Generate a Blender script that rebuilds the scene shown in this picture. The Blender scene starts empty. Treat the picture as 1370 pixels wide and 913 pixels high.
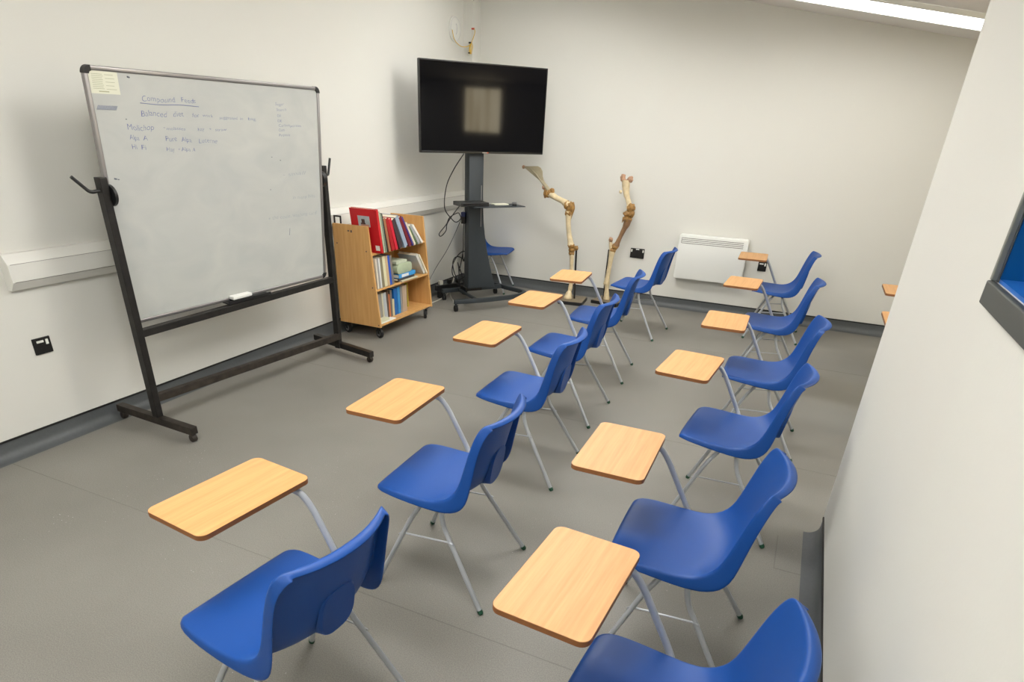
import bpy, bmesh, math, random
from mathutils import Vector, Matrix, Euler
random.seed(7)
PI = math.pi
scene = bpy.context.scene
COL = scene.collection

# ------------------------------------------------------------------ materials
def _mat(name):
    m = bpy.data.materials.new(name); m.use_nodes = True
    nt = m.node_tree; b = nt.nodes['Principled BSDF']
    return m, nt, b
def setin(b, key, val):
    if key in b.inputs: b.inputs[key].default_value = val
def lin(c):
    return tuple(((x/255)/12.92 if x/255 <= .04045 else (((x/255)+.055)/1.055)**2.4) for x in c) + (1,)
def mat(name, rgb, rough=.5, metal=0, spec=.5, var=.0, scale=20, bump=0, bscale=200, emis=None, estr=0):
    m, nt, b = _mat(name)
    col = lin(rgb)
    setin(b, 'Base Color', col); setin(b, 'Roughness', rough); setin(b, 'Metallic', metal); setin(b, 'Specular IOR Level', spec)
    tc = nt.nodes.new('ShaderNodeTexCoord')
    if var > 0:
        n = nt.nodes.new('ShaderNodeTexNoise'); n.inputs['Scale'].default_value = scale; n.inputs['Detail'].default_value = 4
        nt.links.new(tc.outputs['Object'], n.inputs['Vector'])
        r = nt.nodes.new('ShaderNodeValToRGB')
        r.color_ramp.elements[0].position = .3; r.color_ramp.elements[1].position = .7
        r.color_ramp.elements[0].color = tuple(max(0, c*(1-var)) for c in col[:3]) + (1,)
        r.color_ramp.elements[1].color = tuple(min(1, c*(1+var)) for c in col[:3]) + (1,)
        nt.links.new(n.outputs['Fac'], r.inputs['Fac']); nt.links.new(r.outputs['Color'], b.inputs['Base Color'])
    if bump > 0:
        n2 = nt.nodes.new('ShaderNodeTexNoise'); n2.inputs['Scale'].default_value = bscale; n2.inputs['Detail'].default_value = 3
        nt.links.new(tc.outputs['Object'], n2.inputs['Vector'])
        bp = nt.nodes.new('ShaderNodeBump'); bp.inputs['Strength'].default_value = bump; bp.inputs['Distance'].default_value = .002
        nt.links.new(n2.outputs['Fac'], bp.inputs['Height']); nt.links.new(bp.outputs['Normal'], b.inputs['Normal'])
    if emis:
        setin(b, 'Emission Color', lin(emis)); setin(b, 'Emission Strength', estr)
    return m

def wood(name, c1, c2, scale=6, rough=.45, axis='X', stretch=14):
    """laminate / veneer with straight fine grain along `axis`"""
    m, nt, b = _mat(name)
    tc = nt.nodes.new('ShaderNodeTexCoord'); mp = nt.nodes.new('ShaderNodeMapping')
    s = {'X': (scale, scale*stretch, scale*stretch), 'Y': (scale*stretch, scale, scale*stretch), 'Z': (scale*stretch, scale*stretch, scale)}[axis]
    mp.inputs['Scale'].default_value = s
    nt.links.new(tc.outputs['Object'], mp.inputs['Vector'])
    n = nt.nodes.new('ShaderNodeTexNoise'); n.inputs['Scale'].default_value = 1; n.inputs['Detail'].default_value = 6; n.inputs['Roughness'].default_value = .6
    nt.links.new(mp.outputs['Vector'], n.inputs['Vector'])
    r = nt.nodes.new('ShaderNodeValToRGB')
    r.color_ramp.elements[0].position = .32; r.color_ramp.elements[1].position = .66
    r.color_ramp.elements[0].color = lin(c1); r.color_ramp.elements[1].color = lin(c2)
    nt.links.new(n.outputs['Fac'], r.inputs['Fac']); nt.links.new(r.outputs['Color'], b.inputs['Base Color'])
    setin(b, 'Roughness', rough); setin(b, 'Specular IOR Level', .35)
    return m

def floor_mat():
    m, nt, b = _mat('grey_vinyl_floor')
    tc = nt.nodes.new('ShaderNodeTexCoord')
    big = nt.nodes.new('ShaderNodeTexNoise'); big.inputs['Scale'].default_value = 1.3; big.inputs['Detail'].default_value = 5
    fine = nt.nodes.new('ShaderNodeTexNoise'); fine.inputs['Scale'].default_value = 260; fine.inputs['Detail'].default_value = 2
    vor = nt.nodes.new('ShaderNodeTexVoronoi'); vor.inputs['Scale'].default_value = 38
    for n in (big, fine, vor): nt.links.new(tc.outputs['Object'], n.inputs['Vector'])
    r = nt.nodes.new('ShaderNodeValToRGB'); r.color_ramp.elements[0].position = .3; r.color_ramp.elements[1].position = .72
    r.color_ramp.elements[0].color = lin((124, 121, 114)); r.color_ramp.elements[1].color = lin((136, 133, 126))
    nt.links.new(big.outputs['Fac'], r.inputs['Fac'])
    r2 = nt.nodes.new('ShaderNodeValToRGB'); r2.color_ramp.elements[0].position = .35; r2.color_ramp.elements[1].position = .65
    r2.color_ramp.elements[0].color = (.82, .82, .82, 1); r2.color_ramp.elements[1].color = (1.12, 1.12, 1.12, 1)
    nt.links.new(fine.outputs['Fac'], r2.inputs['Fac'])
    mx = nt.nodes.new('ShaderNodeMixRGB'); mx.blend_type = 'MULTIPLY'; mx.inputs['Fac'].default_value = 1
    nt.links.new(r.outputs['Color'], mx.inputs[1]); nt.links.new(r2.outputs['Color'], mx.inputs[2])
    # sparse pale flecks
    r3 = nt.nodes.new('ShaderNodeValToRGB'); r3.color_ramp.elements[0].position = .05; r3.color_ramp.elements[1].position = .09
    r3.color_ramp.elements[0].color = (1, 1, 1, 1); r3.color_ramp.elements[1].color = (0, 0, 0, 1)
    nt.links.new(vor.outputs['Distance'], r3.inputs['Fac'])
    gate = nt.nodes.new('ShaderNodeTexNoise'); gate.inputs['Scale'].default_value = 3.1
    nt.links.new(tc.outputs['Object'], gate.inputs['Vector'])
    mth = nt.nodes.new('ShaderNodeMath'); mth.operation = 'MULTIPLY'
    gr = nt.nodes.new('ShaderNodeValToRGB'); gr.color_ramp.elements[0].position = .5; gr.color_ramp.elements[1].position = .7
    nt.links.new(gate.outputs['Fac'], gr.inputs['Fac'])
    nt.links.new(r3.outputs['Color'], mth.inputs[0]); nt.links.new(gr.outputs['Color'], mth.inputs[1])
    mx2 = nt.nodes.new('ShaderNodeMixRGB'); mx2.blend_type = 'MIX'; mx2.inputs[2].default_value = lin((196, 194, 188))
    nt.links.new(mth.outputs[0], mx2.inputs['Fac']); nt.links.new(mx.outputs[0], mx2.inputs[1])
    nt.links.new(mx2.outputs[0], b.inputs['Base Color'])
    setin(b, 'Roughness', .5); setin(b, 'Specular IOR Level', .35)
    bp = nt.nodes.new('ShaderNodeBump'); bp.inputs['Strength'].default_value = .12; bp.inputs['Distance'].default_value = .001
    nt.links.new(fine.outputs['Fac'], bp.inputs['Height']); nt.links.new(bp.outputs['Normal'], b.inputs['Normal'])
    return m

def board_mat():
    """whiteboard enamel with faint wiped ink smears"""
    m, nt, b = _mat('whiteboard_enamel')
    tc = nt.nodes.new('ShaderNodeTexCoord'); mp = nt.nodes.new('ShaderNodeMapping'); mp.inputs['Scale'].default_value = (1, 1.4, 2.6)
    nt.links.new(tc.outputs['Object'], mp.inputs['Vector'])
    n = nt.nodes.new('ShaderNodeTexNoise'); n.inputs['Scale'].default_value = 2.2; n.inputs['Detail'].default_value = 6; n.inputs['Distortion'].default_value = .8
    nt.links.new(mp.outputs['Vector'], n.inputs['Vector'])
    r = nt.nodes.new('ShaderNodeValToRGB'); r.color_ramp.elements[0].position = .35; r.color_ramp.elements[1].position = .7
    r.color_ramp.elements[0].color = lin((176, 178, 174)); r.color_ramp.elements[1].color = lin((186, 187, 181))
    nt.links.new(n.outputs['Fac'], r.inputs['Fac']); nt.links.new(r.outputs['Color'], b.inputs['Base Color'])
    setin(b, 'Roughness', .28); setin(b, 'Specular IOR Level', .4)
    return m

M = dict(
    wall=mat('wall_paint', (217, 216, 209), .75, spec=.2, bump=.12, bscale=90),
    ceil=mat('ceiling_paint', (236, 233, 228), .85, spec=.1),
    floor=floor_mat(),
    cove=mat('grey_vinyl_cove', (86, 89, 90), .45, spec=.4, var=.05, scale=60),
    capblack=mat('black_capping_strip', (22, 21, 21), .5),
    blue=mat('blue_polypropylene', (10, 70, 146), .46, spec=.42, var=.02, scale=8, bump=.12, bscale=700),
    leg=mat('pale_grey_enamel', (176, 180, 184), .33, metal=.25, spec=.5),
    green=mat('dark_green_rubber', (20, 70, 48), .6),
    beech=wood('beech_laminate', (196, 146, 92), (210, 161, 106), scale=3.0, axis='X', stretch=22),
    beech_edge=mat('beech_edge_band', (138, 88, 48), .5, var=.06, scale=40),
    ply=wood('beech_veneer_trolley', (196, 148, 88), (210, 164, 104), scale=2.5, axis='Z', stretch=14, rough=.4),
    blackmet=mat('worn_black_steel', (33, 31, 29), .45, metal=.3, var=.35, scale=25),
    rust=mat('worn_black_base_steel', (52, 46, 40), .55, metal=.3, var=.4, scale=18),
    alu=mat('aluminium_trim', (150, 147, 146), .35, metal=.75),
    board=board_mat(),
    blackpl=mat('black_plastic', (20, 20, 21), .4),
    ink=mat('whiteboard_ink', (104, 110, 150), .6),
    inkfaint=mat('faded_whiteboard_ink', (152, 156, 164), .6),
    inkdark=mat('dark_ink_smudge', (96, 98, 108), .6),
    paper=mat('yellowed_notice_paper', (212, 212, 192), .7),
    papertxt=mat('notice_print', (166, 168, 140), .7),
    white=mat('white_plastic', (228, 228, 222), .4),
    trunk=mat('white_pvc_trunking', (222, 221, 214), .4, spec=.4),
    seam=mat('shadow_gap_grey', (120, 117, 110), .8),  # plain grey of floor weld seams and trunking cover joints
    heater=mat('white_heater_enamel', (232, 233, 228), .35),
    slot=mat('heater_slot_dark', (84, 74, 70), .7),
    charcoal=mat('charcoal_powder_coat', (50, 56, 60), .5, metal=.15),
    tvbez=mat('glossy_black_bezel', (8, 8, 9), .25),
    socket=mat('black_nickel_socket', (42, 41, 40), .35, metal=.5),
    rubber=mat('black_rubber', (24, 24, 25), .6),
    greywheel=mat('grey_castor_wheel', (96, 98, 100), .5),
    chrome=mat('zinc_castor_plate', (150, 150, 150), .35, metal=.8),
    bone=mat('ivory_bone', (214, 196, 158), .55, var=.16, scale=22, bump=.3, bscale=60),
    bonedark=mat('amber_varnished_joint', (150, 112, 58), .5, var=.3, scale=40, bump=.5, bscale=70),
    bonegrey=mat('grey_shoulder_blade', (160, 150, 124), .6, var=.1, scale=30),
    bonebrown=mat('brown_stained_shin_bone', (132, 100, 70), .5, var=.22, scale=24, bump=.3, bscale=60),
    bonepink=mat('pinkish_bone_end', (176, 138, 110), .6, var=.12, scale=30),
    standwood=mat('bone_stand_top', (120, 108, 88), .6, var=.15, scale=20),
    steelgrey=mat('grey_frame_metal', (84, 87, 84), .5, metal=.3),
    steellight=mat('light_grey_jamb', (120, 121, 114), .5, metal=.2),
    nicheblue=mat('blue_lining_gloss', (8, 84, 146), .3, spec=.5),
    nicheblue2=mat('blue_sill_gloss', (40, 110, 196), .3, spec=.5),
    cord=mat('black_cable', (30, 30, 32), .5),
    cordgrey=mat('grey_cable', (92, 94, 96), .5),
    cordwhite=mat('white_cable', (196, 194, 184), .5),
    yellow=mat('yellow_cable', (214, 176, 62), .5),
    red=mat('red_plug', (196, 74, 50), .5),
    clear=mat('translucent_grey_disc', (196, 196, 200), .3),
    curtain=mat('beige_blind_fabric', (200, 184, 140), .8, var=.12, scale=5),
    trim=mat('white_trim', (226, 225, 220), .5),
)
def screen_mat():
    m, nt, b = _mat('tv_screen_glass')
    setin(b, 'Base Color', (.003, .003, .004, 1)); setin(b, 'Roughness', .06); setin(b, 'Specular IOR Level', .15)
    return m
M['screen'] = screen_mat()
def emit_mat(name, rgb, s):
    m = bpy.data.materials.new(name); m.use_nodes = True; nt = m.node_tree; nt.nodes.clear()
    e = nt.nodes.new('ShaderNodeEmission'); o = nt.nodes.new('ShaderNodeOutputMaterial')
    e.inputs['Color'].default_value = rgb + (1,); e.inputs['Strength'].default_value = s
    nt.links.new(e.outputs[0], o.inputs['Surface']); return m
M['lamp'] = emit_mat('led_diffuser', (1.0, .99, .965), 9.5)  # glow of the added out-of-view panels
M['lamp_up'] = emit_mat('led_uplight', (1.0, .99, .965), 7)  # upward glow added to brighten ceiling and high walls
M['lamp_corner'] = emit_mat('led_diffuser_dim', (1.0, .99, .965), 4.5)  # weaker glow for the added corner panel
M['lamp_visible'] = emit_mat('led_diffuser_soft', (1.0, .985, .95), 2.7)
def blind_mat():
    m = bpy.data.materials.new('sunlit_blind'); m.use_nodes = True; nt = m.node_tree; nt.nodes.clear()
    o = nt.nodes.new('ShaderNodeOutputMaterial'); e = nt.nodes.new('ShaderNodeEmission')
    tc = nt.nodes.new('ShaderNodeTexCoord'); mp = nt.nodes.new('ShaderNodeMapping'); mp.inputs['Scale'].default_value = (1, 7, .3)
    n = nt.nodes.new('ShaderNodeTexNoise'); n.inputs['Scale'].default_value = 2.2
    r = nt.nodes.new('ShaderNodeValToRGB'); r.color_ramp.elements[0].color = (.62, .50, .30, 1); r.color_ramp.elements[1].color = (1, .88, .62, 1)
    r.color_ramp.elements[0].position = .35; r.color_ramp.elements[1].position = .65
    nt.links.new(tc.outputs['Object'], mp.inputs['Vector']); nt.links.new(mp.outputs[0], n.inputs['Vector']); nt.links.new(n.outputs['Fac'], r.inputs['Fac'])
    nt.links.new(r.outputs['Color'], e.inputs['Color']); e.inputs['Strength'].default_value = 10
    nt.links.new(e.outputs[0], o.inputs['Surface']); return m
M['sunblind'] = blind_mat()

# ------------------------------------------------------------------ mesh helpers
def T(loc=(0, 0, 0), rot=(0, 0, 0)):
    return Matrix.Translation(Vector(loc)) @ Euler(rot).to_matrix().to_4x4()
def box(bm, size, mtx=None, bev=0, seg=2, mi=0):
    if mtx is None: mtx = Matrix.Identity(4)
    tmp = bmesh.new()
    bmesh.ops.create_cube(tmp, size=1)
    bmesh.ops.scale(tmp, vec=Vector(size), verts=tmp.verts)
    if bev > 0:
        bmesh.ops.bevel(tmp, geom=list(tmp.edges), offset=bev, segments=seg, affect='EDGES', profile=.5)
    merge(bm, tmp, mtx, mi)
def boxlh(bm, lo, hi, bev=0, mtx=None, mi=0, seg=2):
    c = [(a+b)/2 for a, b in zip(lo, hi)]; s = [abs(b-a) for a, b in zip(lo, hi)]
    m = Matrix.Translation(Vector(c)); m = (mtx @ m) if mtx is not None else m
    box(bm, s, m, bev, seg, mi)
def merge(bm, tmp, mtx=None, mi=0):
    if mtx is not None: bmesh.ops.transform(tmp, matrix=mtx, verts=tmp.verts)
    vm = {}
    for v in tmp.verts: vm[v] = bm.verts.new(v.co)
    for f in tmp.faces:
        try:
            nf = bm.faces.new([vm[v] for v in f.verts]); nf.material_index = mi if mi else f.material_index; nf.smooth = f.smooth
        except ValueError: pass
    tmp.free()
def prism(bm, poly, axis, a, b, bev=0, mtx=None, mi=0, seg=2):
    """extrude 2-D poly along axis from a to b. axis 'x': poly=(y,z); 'y': (x,z); 'z': (x,y)"""
    tmp = bmesh.new()
    def P(p, t):
        return {'x': (t, p[0], p[1]), 'y': (p[0], t, p[1]), 'z': (p[0], p[1], t)}[axis]
    A = [tmp.verts.new(P(p, a)) for p in poly]; B = [tmp.verts.new(P(p, b)) for p in poly]
    n = len(poly)
    tmp.faces.new(A); tmp.faces.new(B)
    for i in range(n): tmp.faces.new([A[i], A[(i+1) % n], B[(i+1) % n], B[i]])
    bmesh.ops.recalc_face_normals(tmp, faces=tmp.faces)
    if bev > 0: bmesh.ops.bevel(tmp, geom=list(tmp.edges), offset=bev, segments=seg, affect='EDGES', profile=.5)
    merge(bm, tmp, mtx, mi)
def rrect(w, h, r, n=6, cx=0, cy=0):
    out = []
    for (sx, sy, a0) in ((1, 1, 0), (-1, 1, PI/2), (-1, -1, PI), (1, -1, 3*PI/2)):
        for i in range(n+1):
            a = a0 + i*PI/2/n
            out.append((cx + sx*(w/2-r) + r*math.cos(a), cy + sy*(h/2-r) + r*math.sin(a)))
    return out
def smooth_path(pts, rad=.03, n=6):
    """round the corners of a polyline"""
    pts = [Vector(p) for p in pts]; out = [pts[0]]
    for i in range(1, len(pts)-1):
        a, b, c = pts[i-1], pts[i], pts[i+1]
        d1 = (a-b); d2 = (c-b); l = min(rad, d1.length*.48, d2.length*.48)
        p = b + d1.normalized()*l; q = b + d2.normalized()*l
        for k in range(n+1):
            t = k/n; out.append(p*(1-t)**2 + b*2*t*(1-t) + q*t*t)
    out.append(pts[-1]); return out
def catmull(pts, n=6):
    pts = [Vector(p) for p in pts]; P = [pts[0]*2-pts[1]] + pts + [pts[-1]*2-pts[-2]]; out = []
    for i in range(1, len(P)-2):
        for k in range(n):
            t = k/n; a, b, c, d = P[i-1], P[i], P[i+1], P[i+2]
            out.append(.5*((2*b) + (c-a)*t + (2*a-5*b+4*c-d)*t*t + (3*b-a-3*c+d)*t**3))
    out.append(pts[-1]); return out
def tube(bm, path, r, seg=10, cap=True, mi=0, flat=None):
    path = [Vector(p) for p in path]; rings = []
    up = None
    for i, p in enumerate(path):
        d = (path[min(i+1, len(path)-1)] - path[max(i-1, 0)]).normalized()
        if up is None:
            up = Vector((0, 0, 1)) if abs(d.z) < .9 else Vector((1, 0, 0))
        u = (up - d*up.dot(d))
        if u.length < 1e-4: u = d.orthogonal()
        u.normalize(); v = d.cross(u); up = u
        rr = r[i] if isinstance(r, (list, tuple)) else r
        fl = flat if flat else 1
        rings.append([bm.verts.new(p + (u*math.cos(2*PI*k/seg) + v*math.sin(2*PI*k/seg)*fl)*rr) for k in range(seg)])
    for a, b in zip(rings, rings[1:]):
        for k in range(seg):
            f = bm.faces.new([a[k], a[(k+1) % seg], b[(k+1) % seg], b[k]]); f.smooth = True; f.material_index = mi
    if cap:
        f = bm.faces.new(list(reversed(rings[0]))); f.material_index = mi
        f = bm.faces.new(rings[-1]); f.material_index = mi
def cyl(bm, p, q, r, seg=16, mi=0): tube(bm, [p, q], r, seg, mi=mi)
def wheel(bm, c, r, w, axis, mi=0, seg=20):
    """solid tyre with rounded shoulders, spinning about `axis`"""
    a = Vector(axis).normalized(); c = Vector(c)
    path = [c - a*w/2, c - a*w*.49, c - a*w*.3, c + a*w*.3, c + a*w*.49, c + a*w/2]
    tube(bm, path, [r*.72, r*.9, r, r, r*.9, r*.72], seg, mi=mi)

def link(o, parent=None):
    COL.objects.link(o)
    if parent is not None: o.parent = parent
    return o
def obj(name, bm, mats, parent=None, smooth=None, mods=None):
    bmesh.ops.recalc_face_normals(bm, faces=bm.faces)
    me = bpy.data.meshes.new(name); bm.to_mesh(me); bm.free()
    for m in (mats if isinstance(mats, (list, tuple)) else [mats]): me.materials.append(m)
    if smooth is not None:
        me.polygons.foreach_set('use_smooth', [True]*len(me.polygons))
        try: me.set_sharp_from_angle(angle=math.radians(smooth))
        except Exception: pass
    o = bpy.data.objects.new(name, me)
    return link(o, parent)
def tag(o, label=None, cat=None, group=None, kind=None):
    if label: o['label'] = label
    if cat: o['category'] = cat
    if group: o['group'] = group
    if kind: o['kind'] = kind
    return o
def thing(name, label, cat, loc=(0, 0, 0), rz=0, group=None):
    o = bpy.data.objects.new(name, None); o.empty_display_size = .1; COL.objects.link(o)
    o.location = loc; o.rotation_euler = (0, 0, rz)
    return tag(o, label, cat, group)
def struct(name, bm, m, parent=None, smooth=None):
    o = obj(name, bm, m, parent, smooth)
    if parent is None: o['kind'] = 'structure'
    return o
def copy_tree(o, parent=None):
    c = o.copy(); COL.objects.link(c)
    if parent is not None:
        c.parent = parent
    for ch in [x for x in scene.objects if x.parent == o]: copy_tree(ch, c)
    return c

# ------------------------------------------------------------------ the room
XL, YB, XR, YF = -3.60, 6.88, 2.35, -1.6
def zc(x): return 2.557 - .1728*x
PX0, PX1, PYE = .377, .677, 2.90          # partition
bm = bmesh.new(); boxlh(bm, (XL-.1, YF-.1, -.06), (XR+.1, YB+.1, 0)); struct('floor', bm, M['floor'])
bm = bmesh.new(); prism(bm, [(XL-.1, zc(XL-.1)), (XR+.1, zc(XR+.1)), (XR+.1, zc(XR+.1)+.1), (XL-.1, zc(XL-.1)+.1)], 'y', YF-.1, YB+.1); struct('ceiling', bm, M['ceil'])
bm = bmesh.new(); boxlh(bm, (XL-.1, YF-.1, 0), (XL, YB+.1, zc(XL)+.02)); struct('wall_left', bm, M['wall'])
bm = bmesh.new(); prism(bm, [(XL, 0), (XR, 0), (XR, zc(XR)), (XL, zc(XL))], 'y', YB, YB+.1); struct('wall_back', bm, M['wall'])
bm = bmesh.new(); prism(bm, [(XL, 0), (XR, 0), (XR, zc(XR)), (XL, zc(XL))], 'y', YF-.1, YF); struct('wall_front', bm, M['wall'])
# right wall with window opening
WY0, WY1, WZ0, WZ1 = 4.25, 4.93, 1.36, 2.09
bm = bmesh.new()
zr = zc(XR)+.02
boxlh(bm, (XR, YF-.1, 0), (XR+.1, WY0, zr)); boxlh(bm, (XR, WY1, 0), (XR+.1, YB+.1, zr))
boxlh(bm, (XR, WY0, 0), (XR+.1, WY1, WZ0)); boxlh(bm, (XR, WY0, WZ1), (XR+.1, WY1, zr))
struct('wall_right', bm, M['wall'])
bm = bmesh.new()
for lo, hi in (((XR+.02, WY0, WZ0), (XR+.08, WY0+.04, WZ1)), ((XR+.02, WY1-.04, WZ0), (XR+.08, WY1, WZ1)), ((XR+.02, WY0+.04, WZ0), (XR+.08, WY1-.04, WZ0+.04)), ((XR+.02, WY0+.04, WZ1-.04), (XR+.08, WY1-.04, WZ1))):
    boxlh(bm, lo, hi, .003)
win = struct('window_1', bm, M['trim'])
bm = bmesh.new(); n = 9
for i in range(n):
    y0 = WY0 + .04 + (WY1-WY0-.08)*i/n; w = (WY1-WY0-.08)/n
    boxlh(bm, (XR+.035, y0, WZ0+.045), (XR+.04, y0+w*.97, WZ1-.045), mtx=None)
obj('window_blind', bm, M['sunblind'], win)
# partition on the right, with the blue-lined opening
NY0, NY1, NZ0, NZ1, ND = .35, 1.606, 1.421, 2.08, .24
def ptop(x): return zc(x)
bm = bmesh.new()
def pwall(y0, y1, z0, z1=None, x0=PX0, x1=PX1):
    if z1 is None: prism(bm, [(x0, z0), (x1, z0), (x1, ptop(x1)), (x0, ptop(x0))], 'y', y0, y1)
    else: boxlh(bm, (x0, y0, z0), (x1, y1, z1))
pwall(YF, NY0, 0); pwall(NY1, PYE, 0); pwall(NY0, NY1, 0, NZ0); pwall(NY0, NY1, NZ1); pwall(NY0, NY1, NZ0, NZ1, PX0+ND, PX1)
struct('wall_partition', bm, M['wall'])
hatch = thing('wall_opening', 'grey framed wall opening lined in glossy blue, on the right hand partition', 'opening', (PX0, NY1, NZ0))
L = lambda x, y, z: (x-PX0, y-NY1, z-NZ0)
bm = bmesh.new(); boxlh(bm, L(PX0+.004, NY1-.008, NZ0+.008), L(PX0+ND-.006, NY1-.002, NZ1)); boxlh(bm, L(PX0+.004, NY0+.002, NZ0+.008), L(PX0+ND-.006, NY0+.008, NZ1)); boxlh(bm, L(PX0+ND-.008, NY0, NZ0+.008), L(PX0+ND-.002, NY1-.008, NZ1)); obj('blue_lining', bm, M['nicheblue'], hatch)
bm = bmesh.new(); boxlh(bm, L(PX0+.004, NY0, NZ0+.001), L(PX0+ND-.006, NY1-.008, NZ0+.008)); obj('sill', bm, M['nicheblue2'], hatch)
bm = bmesh.new(); boxlh(bm, L(PX0-.015, NY0-.03, NZ0-.044), L(PX0-.0005, NY1+.004, NZ0+.003), .003); obj('bottom_rail', bm, M['steelgrey'], hatch)
for (a, b_) in ((NY1-.012, NY1+.001), (NY0-.02, NY0+.004)):
    bm = bmesh.new(); boxlh(bm, L(PX0-.012, a, NZ0+.004), L(PX0-.0005, b_, NZ1+.012), .002); obj('side_rail', bm, M['steellight'], hatch)
bm = bmesh.new(); boxlh(bm, L(PX0-.012, NY0+.004, NZ1-.002), L(PX0-.0005, NY1-.006, NZ1+.012), .002); obj('top_rail', bm, M['steellight'], hatch)

# coved vinyl skirting with black capping
def cove_profile(n=7, r=.055, h=.094, t=.003):
    """(distance from wall, z) closed polygon"""
    p = [(0, 0), (r+.012, 0)]
    for i in range(n+1):
        a = i/n*PI/2
        p.append((t + r*(1-math.sin(a)) , .0008 + r*(1-math.cos(a))))
    p.append((t, h)); p.append((0, h)); return p
def cove(name, axis, a, b, wallpos, sgn):
    bm = bmesh.new()
    poly = [(wallpos + sgn*d, z) for d, z in cove_profile()]
    prism(bm, poly, axis, a, b)
    o = struct(name, bm, M['cove'], None, 50)
    bm = bmesh.new()
    lo, hi = sorted((wallpos, wallpos + sgn*.006))
    if axis == 'y': boxlh(bm, (lo, a, .094), (hi, b, .104))
    else: boxlh(bm, (a, lo, .094), (b, hi, .104))
    obj('capping_strip', bm, M['capblack'], o)
cove('baseboard_left', 'y', YF, YB, XL, 1)
cove('baseboard_back', 'x', XL, XR, YB, -1)
cove('baseboard_partition', 'y', YF, PYE-.03, PX0, -1)
cove('baseboard_partition_far', 'y', YF, PYE, PX1, 1)
cove('baseboard_right', 'y', YF, YB, XR, -1)
# boxed-in pipe in the corner
bm = bmesh.new(); prism(bm, [(XL, 6.70), (XL+.105, 6.70), (XL+.105, YB), (XL, YB)], 'z', .104, zc(XL)-.0); o = struct('trim_1', bm, M['wall'])
# faint vinyl welding seams on the floor
bm = bmesh.new()
for y in (1.55, 3.55, 5.5): boxlh(bm, (XL+.07, y, .0001), (PX0-.08 if y < 2.9 else XR-.07, y+.004, .0006))
boxlh(bm, (.20, 2.50, .0001), (.204, 2.78, .0006)); boxlh(bm, (.204, 2.50, .0001), (.31, 2.504, .0006))
struct('trim_2', bm, M['seam'])

# ------------------------------------------------------------------ ceiling lights: one in view, the rest added for fill
def ceil_light(x, y, label, w=1.5, d=.49, lm='lamp', drop=0):
    z = zc(x)-drop; t = thing('ceiling_light', label, 'light', (x, y, z-.002), 0, 'LED ceiling panels')
    a = math.atan(.1728)
    mt = Matrix.Rotation(a, 4, 'Y')
    bm = bmesh.new(); 
    for s in (-1, 1): boxlh(bm, (-w/2, s*(d/2)-.012, -.03), (w/2, s*(d/2)+.012, -.001), .002, mt)
    for s in (-1, 1): boxlh(bm, (s*(w/2)-.012, -d/2, -.03), (s*(w/2)+.012, d/2, -.001), .002, mt)
    obj('light_frame', bm, M['white'], t)
    bm = bmesh.new(); boxlh(bm, (-w/2+.012, -d/2+.012, -.026), (w/2-.012, d/2-.012, -.02), 0, mt); obj('diffuser', bm, M[lm], t)
    if drop:
        bm = bmesh.new(); boxlh(bm, (-w/2+.012, -d/2+.012, -.010), (w/2-.012, d/2-.012, -.004), 0, mt); obj('upper_diffuser', bm, M['lamp_up'], t)  # glowing top face added to lift the ceiling and upper walls
        for s in (-1, 1):
            bm = bmesh.new(); p_ = mt @ Vector((s*w*.4, 0, 0)); cyl(bm, (p_.x, 0, p_.z-.01), (p_.x, 0, p_.z+drop+.002), .003, 8); obj('suspension_rod', bm, M['alu'], t)
    return t
ceil_light(.32, 5.985, 'long bright ceiling light panel above the back row, top right of the photo', 1.7, .49, 'lamp_visible')
ceil_light(-1.45, 5.0, 'LED ceiling panel over the rows nearest the back wall, out of frame', 1.5, .49, 'lamp', .16)  # this and the next three are unseen panels added for even light
ceil_light(-1.15, 3.0, 'LED ceiling panel over the middle of the rows, out of frame', 1.3, .49, 'lamp', .16)
ceil_light(-1.1, 1.0, 'LED ceiling panel over the front of the rows, out of frame', 1.3, .49, 'lamp', .16)
ceil_light(-1.3, -.8, 'LED ceiling panel behind the camera position, out of frame', 1.3, .49, 'lamp', .16)
ceil_light(-2.45, 5.75, 'LED ceiling panel in the corner above the television, out of frame', .9, .40, 'lamp_corner')  # unseen panel added to brighten the dim far corner
ceil_light(1.5, 3.2, 'LED ceiling panel beyond the partition, out of frame', .9)  # unseen panel added to light the space past the partition

# ------------------------------------------------------------------ chairs
CP = [(.247, .419), (.251, .430), (.238, .439), (.205, .440), (.13, .434), (.04, .428), (-.03, .427), (-.08, .433), (-.118, .449), (-.145, .478), (-.165, .525), (-.180, .585), (-.195, .645), (-.209, .70), (-.222, .742), (-.230, .762), (-.238, .773), (-.264, .758)]
EP = [(.243, .421), (.247, .432), (.232, .443), (.20, .446), (.13, .441), (.044, .437), (-.015, .440), (-.055, .455), (-.088, .485), (-.108, .525), (-.123, .580), (-.138, .635), (-.153, .690), (-.168, .730), (-.180, .755), (-.189, .766), (-.197, .771), (-.222, .757)]
OP = [(.243, .416), (.245, .422), (.234, .427), (.20, .425), (.13, .418), (.044, .408), (-.015, .402), (-.065, .402), (-.106, .414), (-.134, .438), (-.152, .480), (-.163, .540), (-.176, .612), (-.189, .672), (-.202, .716), (-.213, .741), (-.222, .753), (-.226, .756)]
HW = [w*1.05 for w in (.150, .163, .180, .194, .200, .199, .196, .193, .190, .188, .187, .186, .185, .183, .178, .169, .156, .148)]
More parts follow.
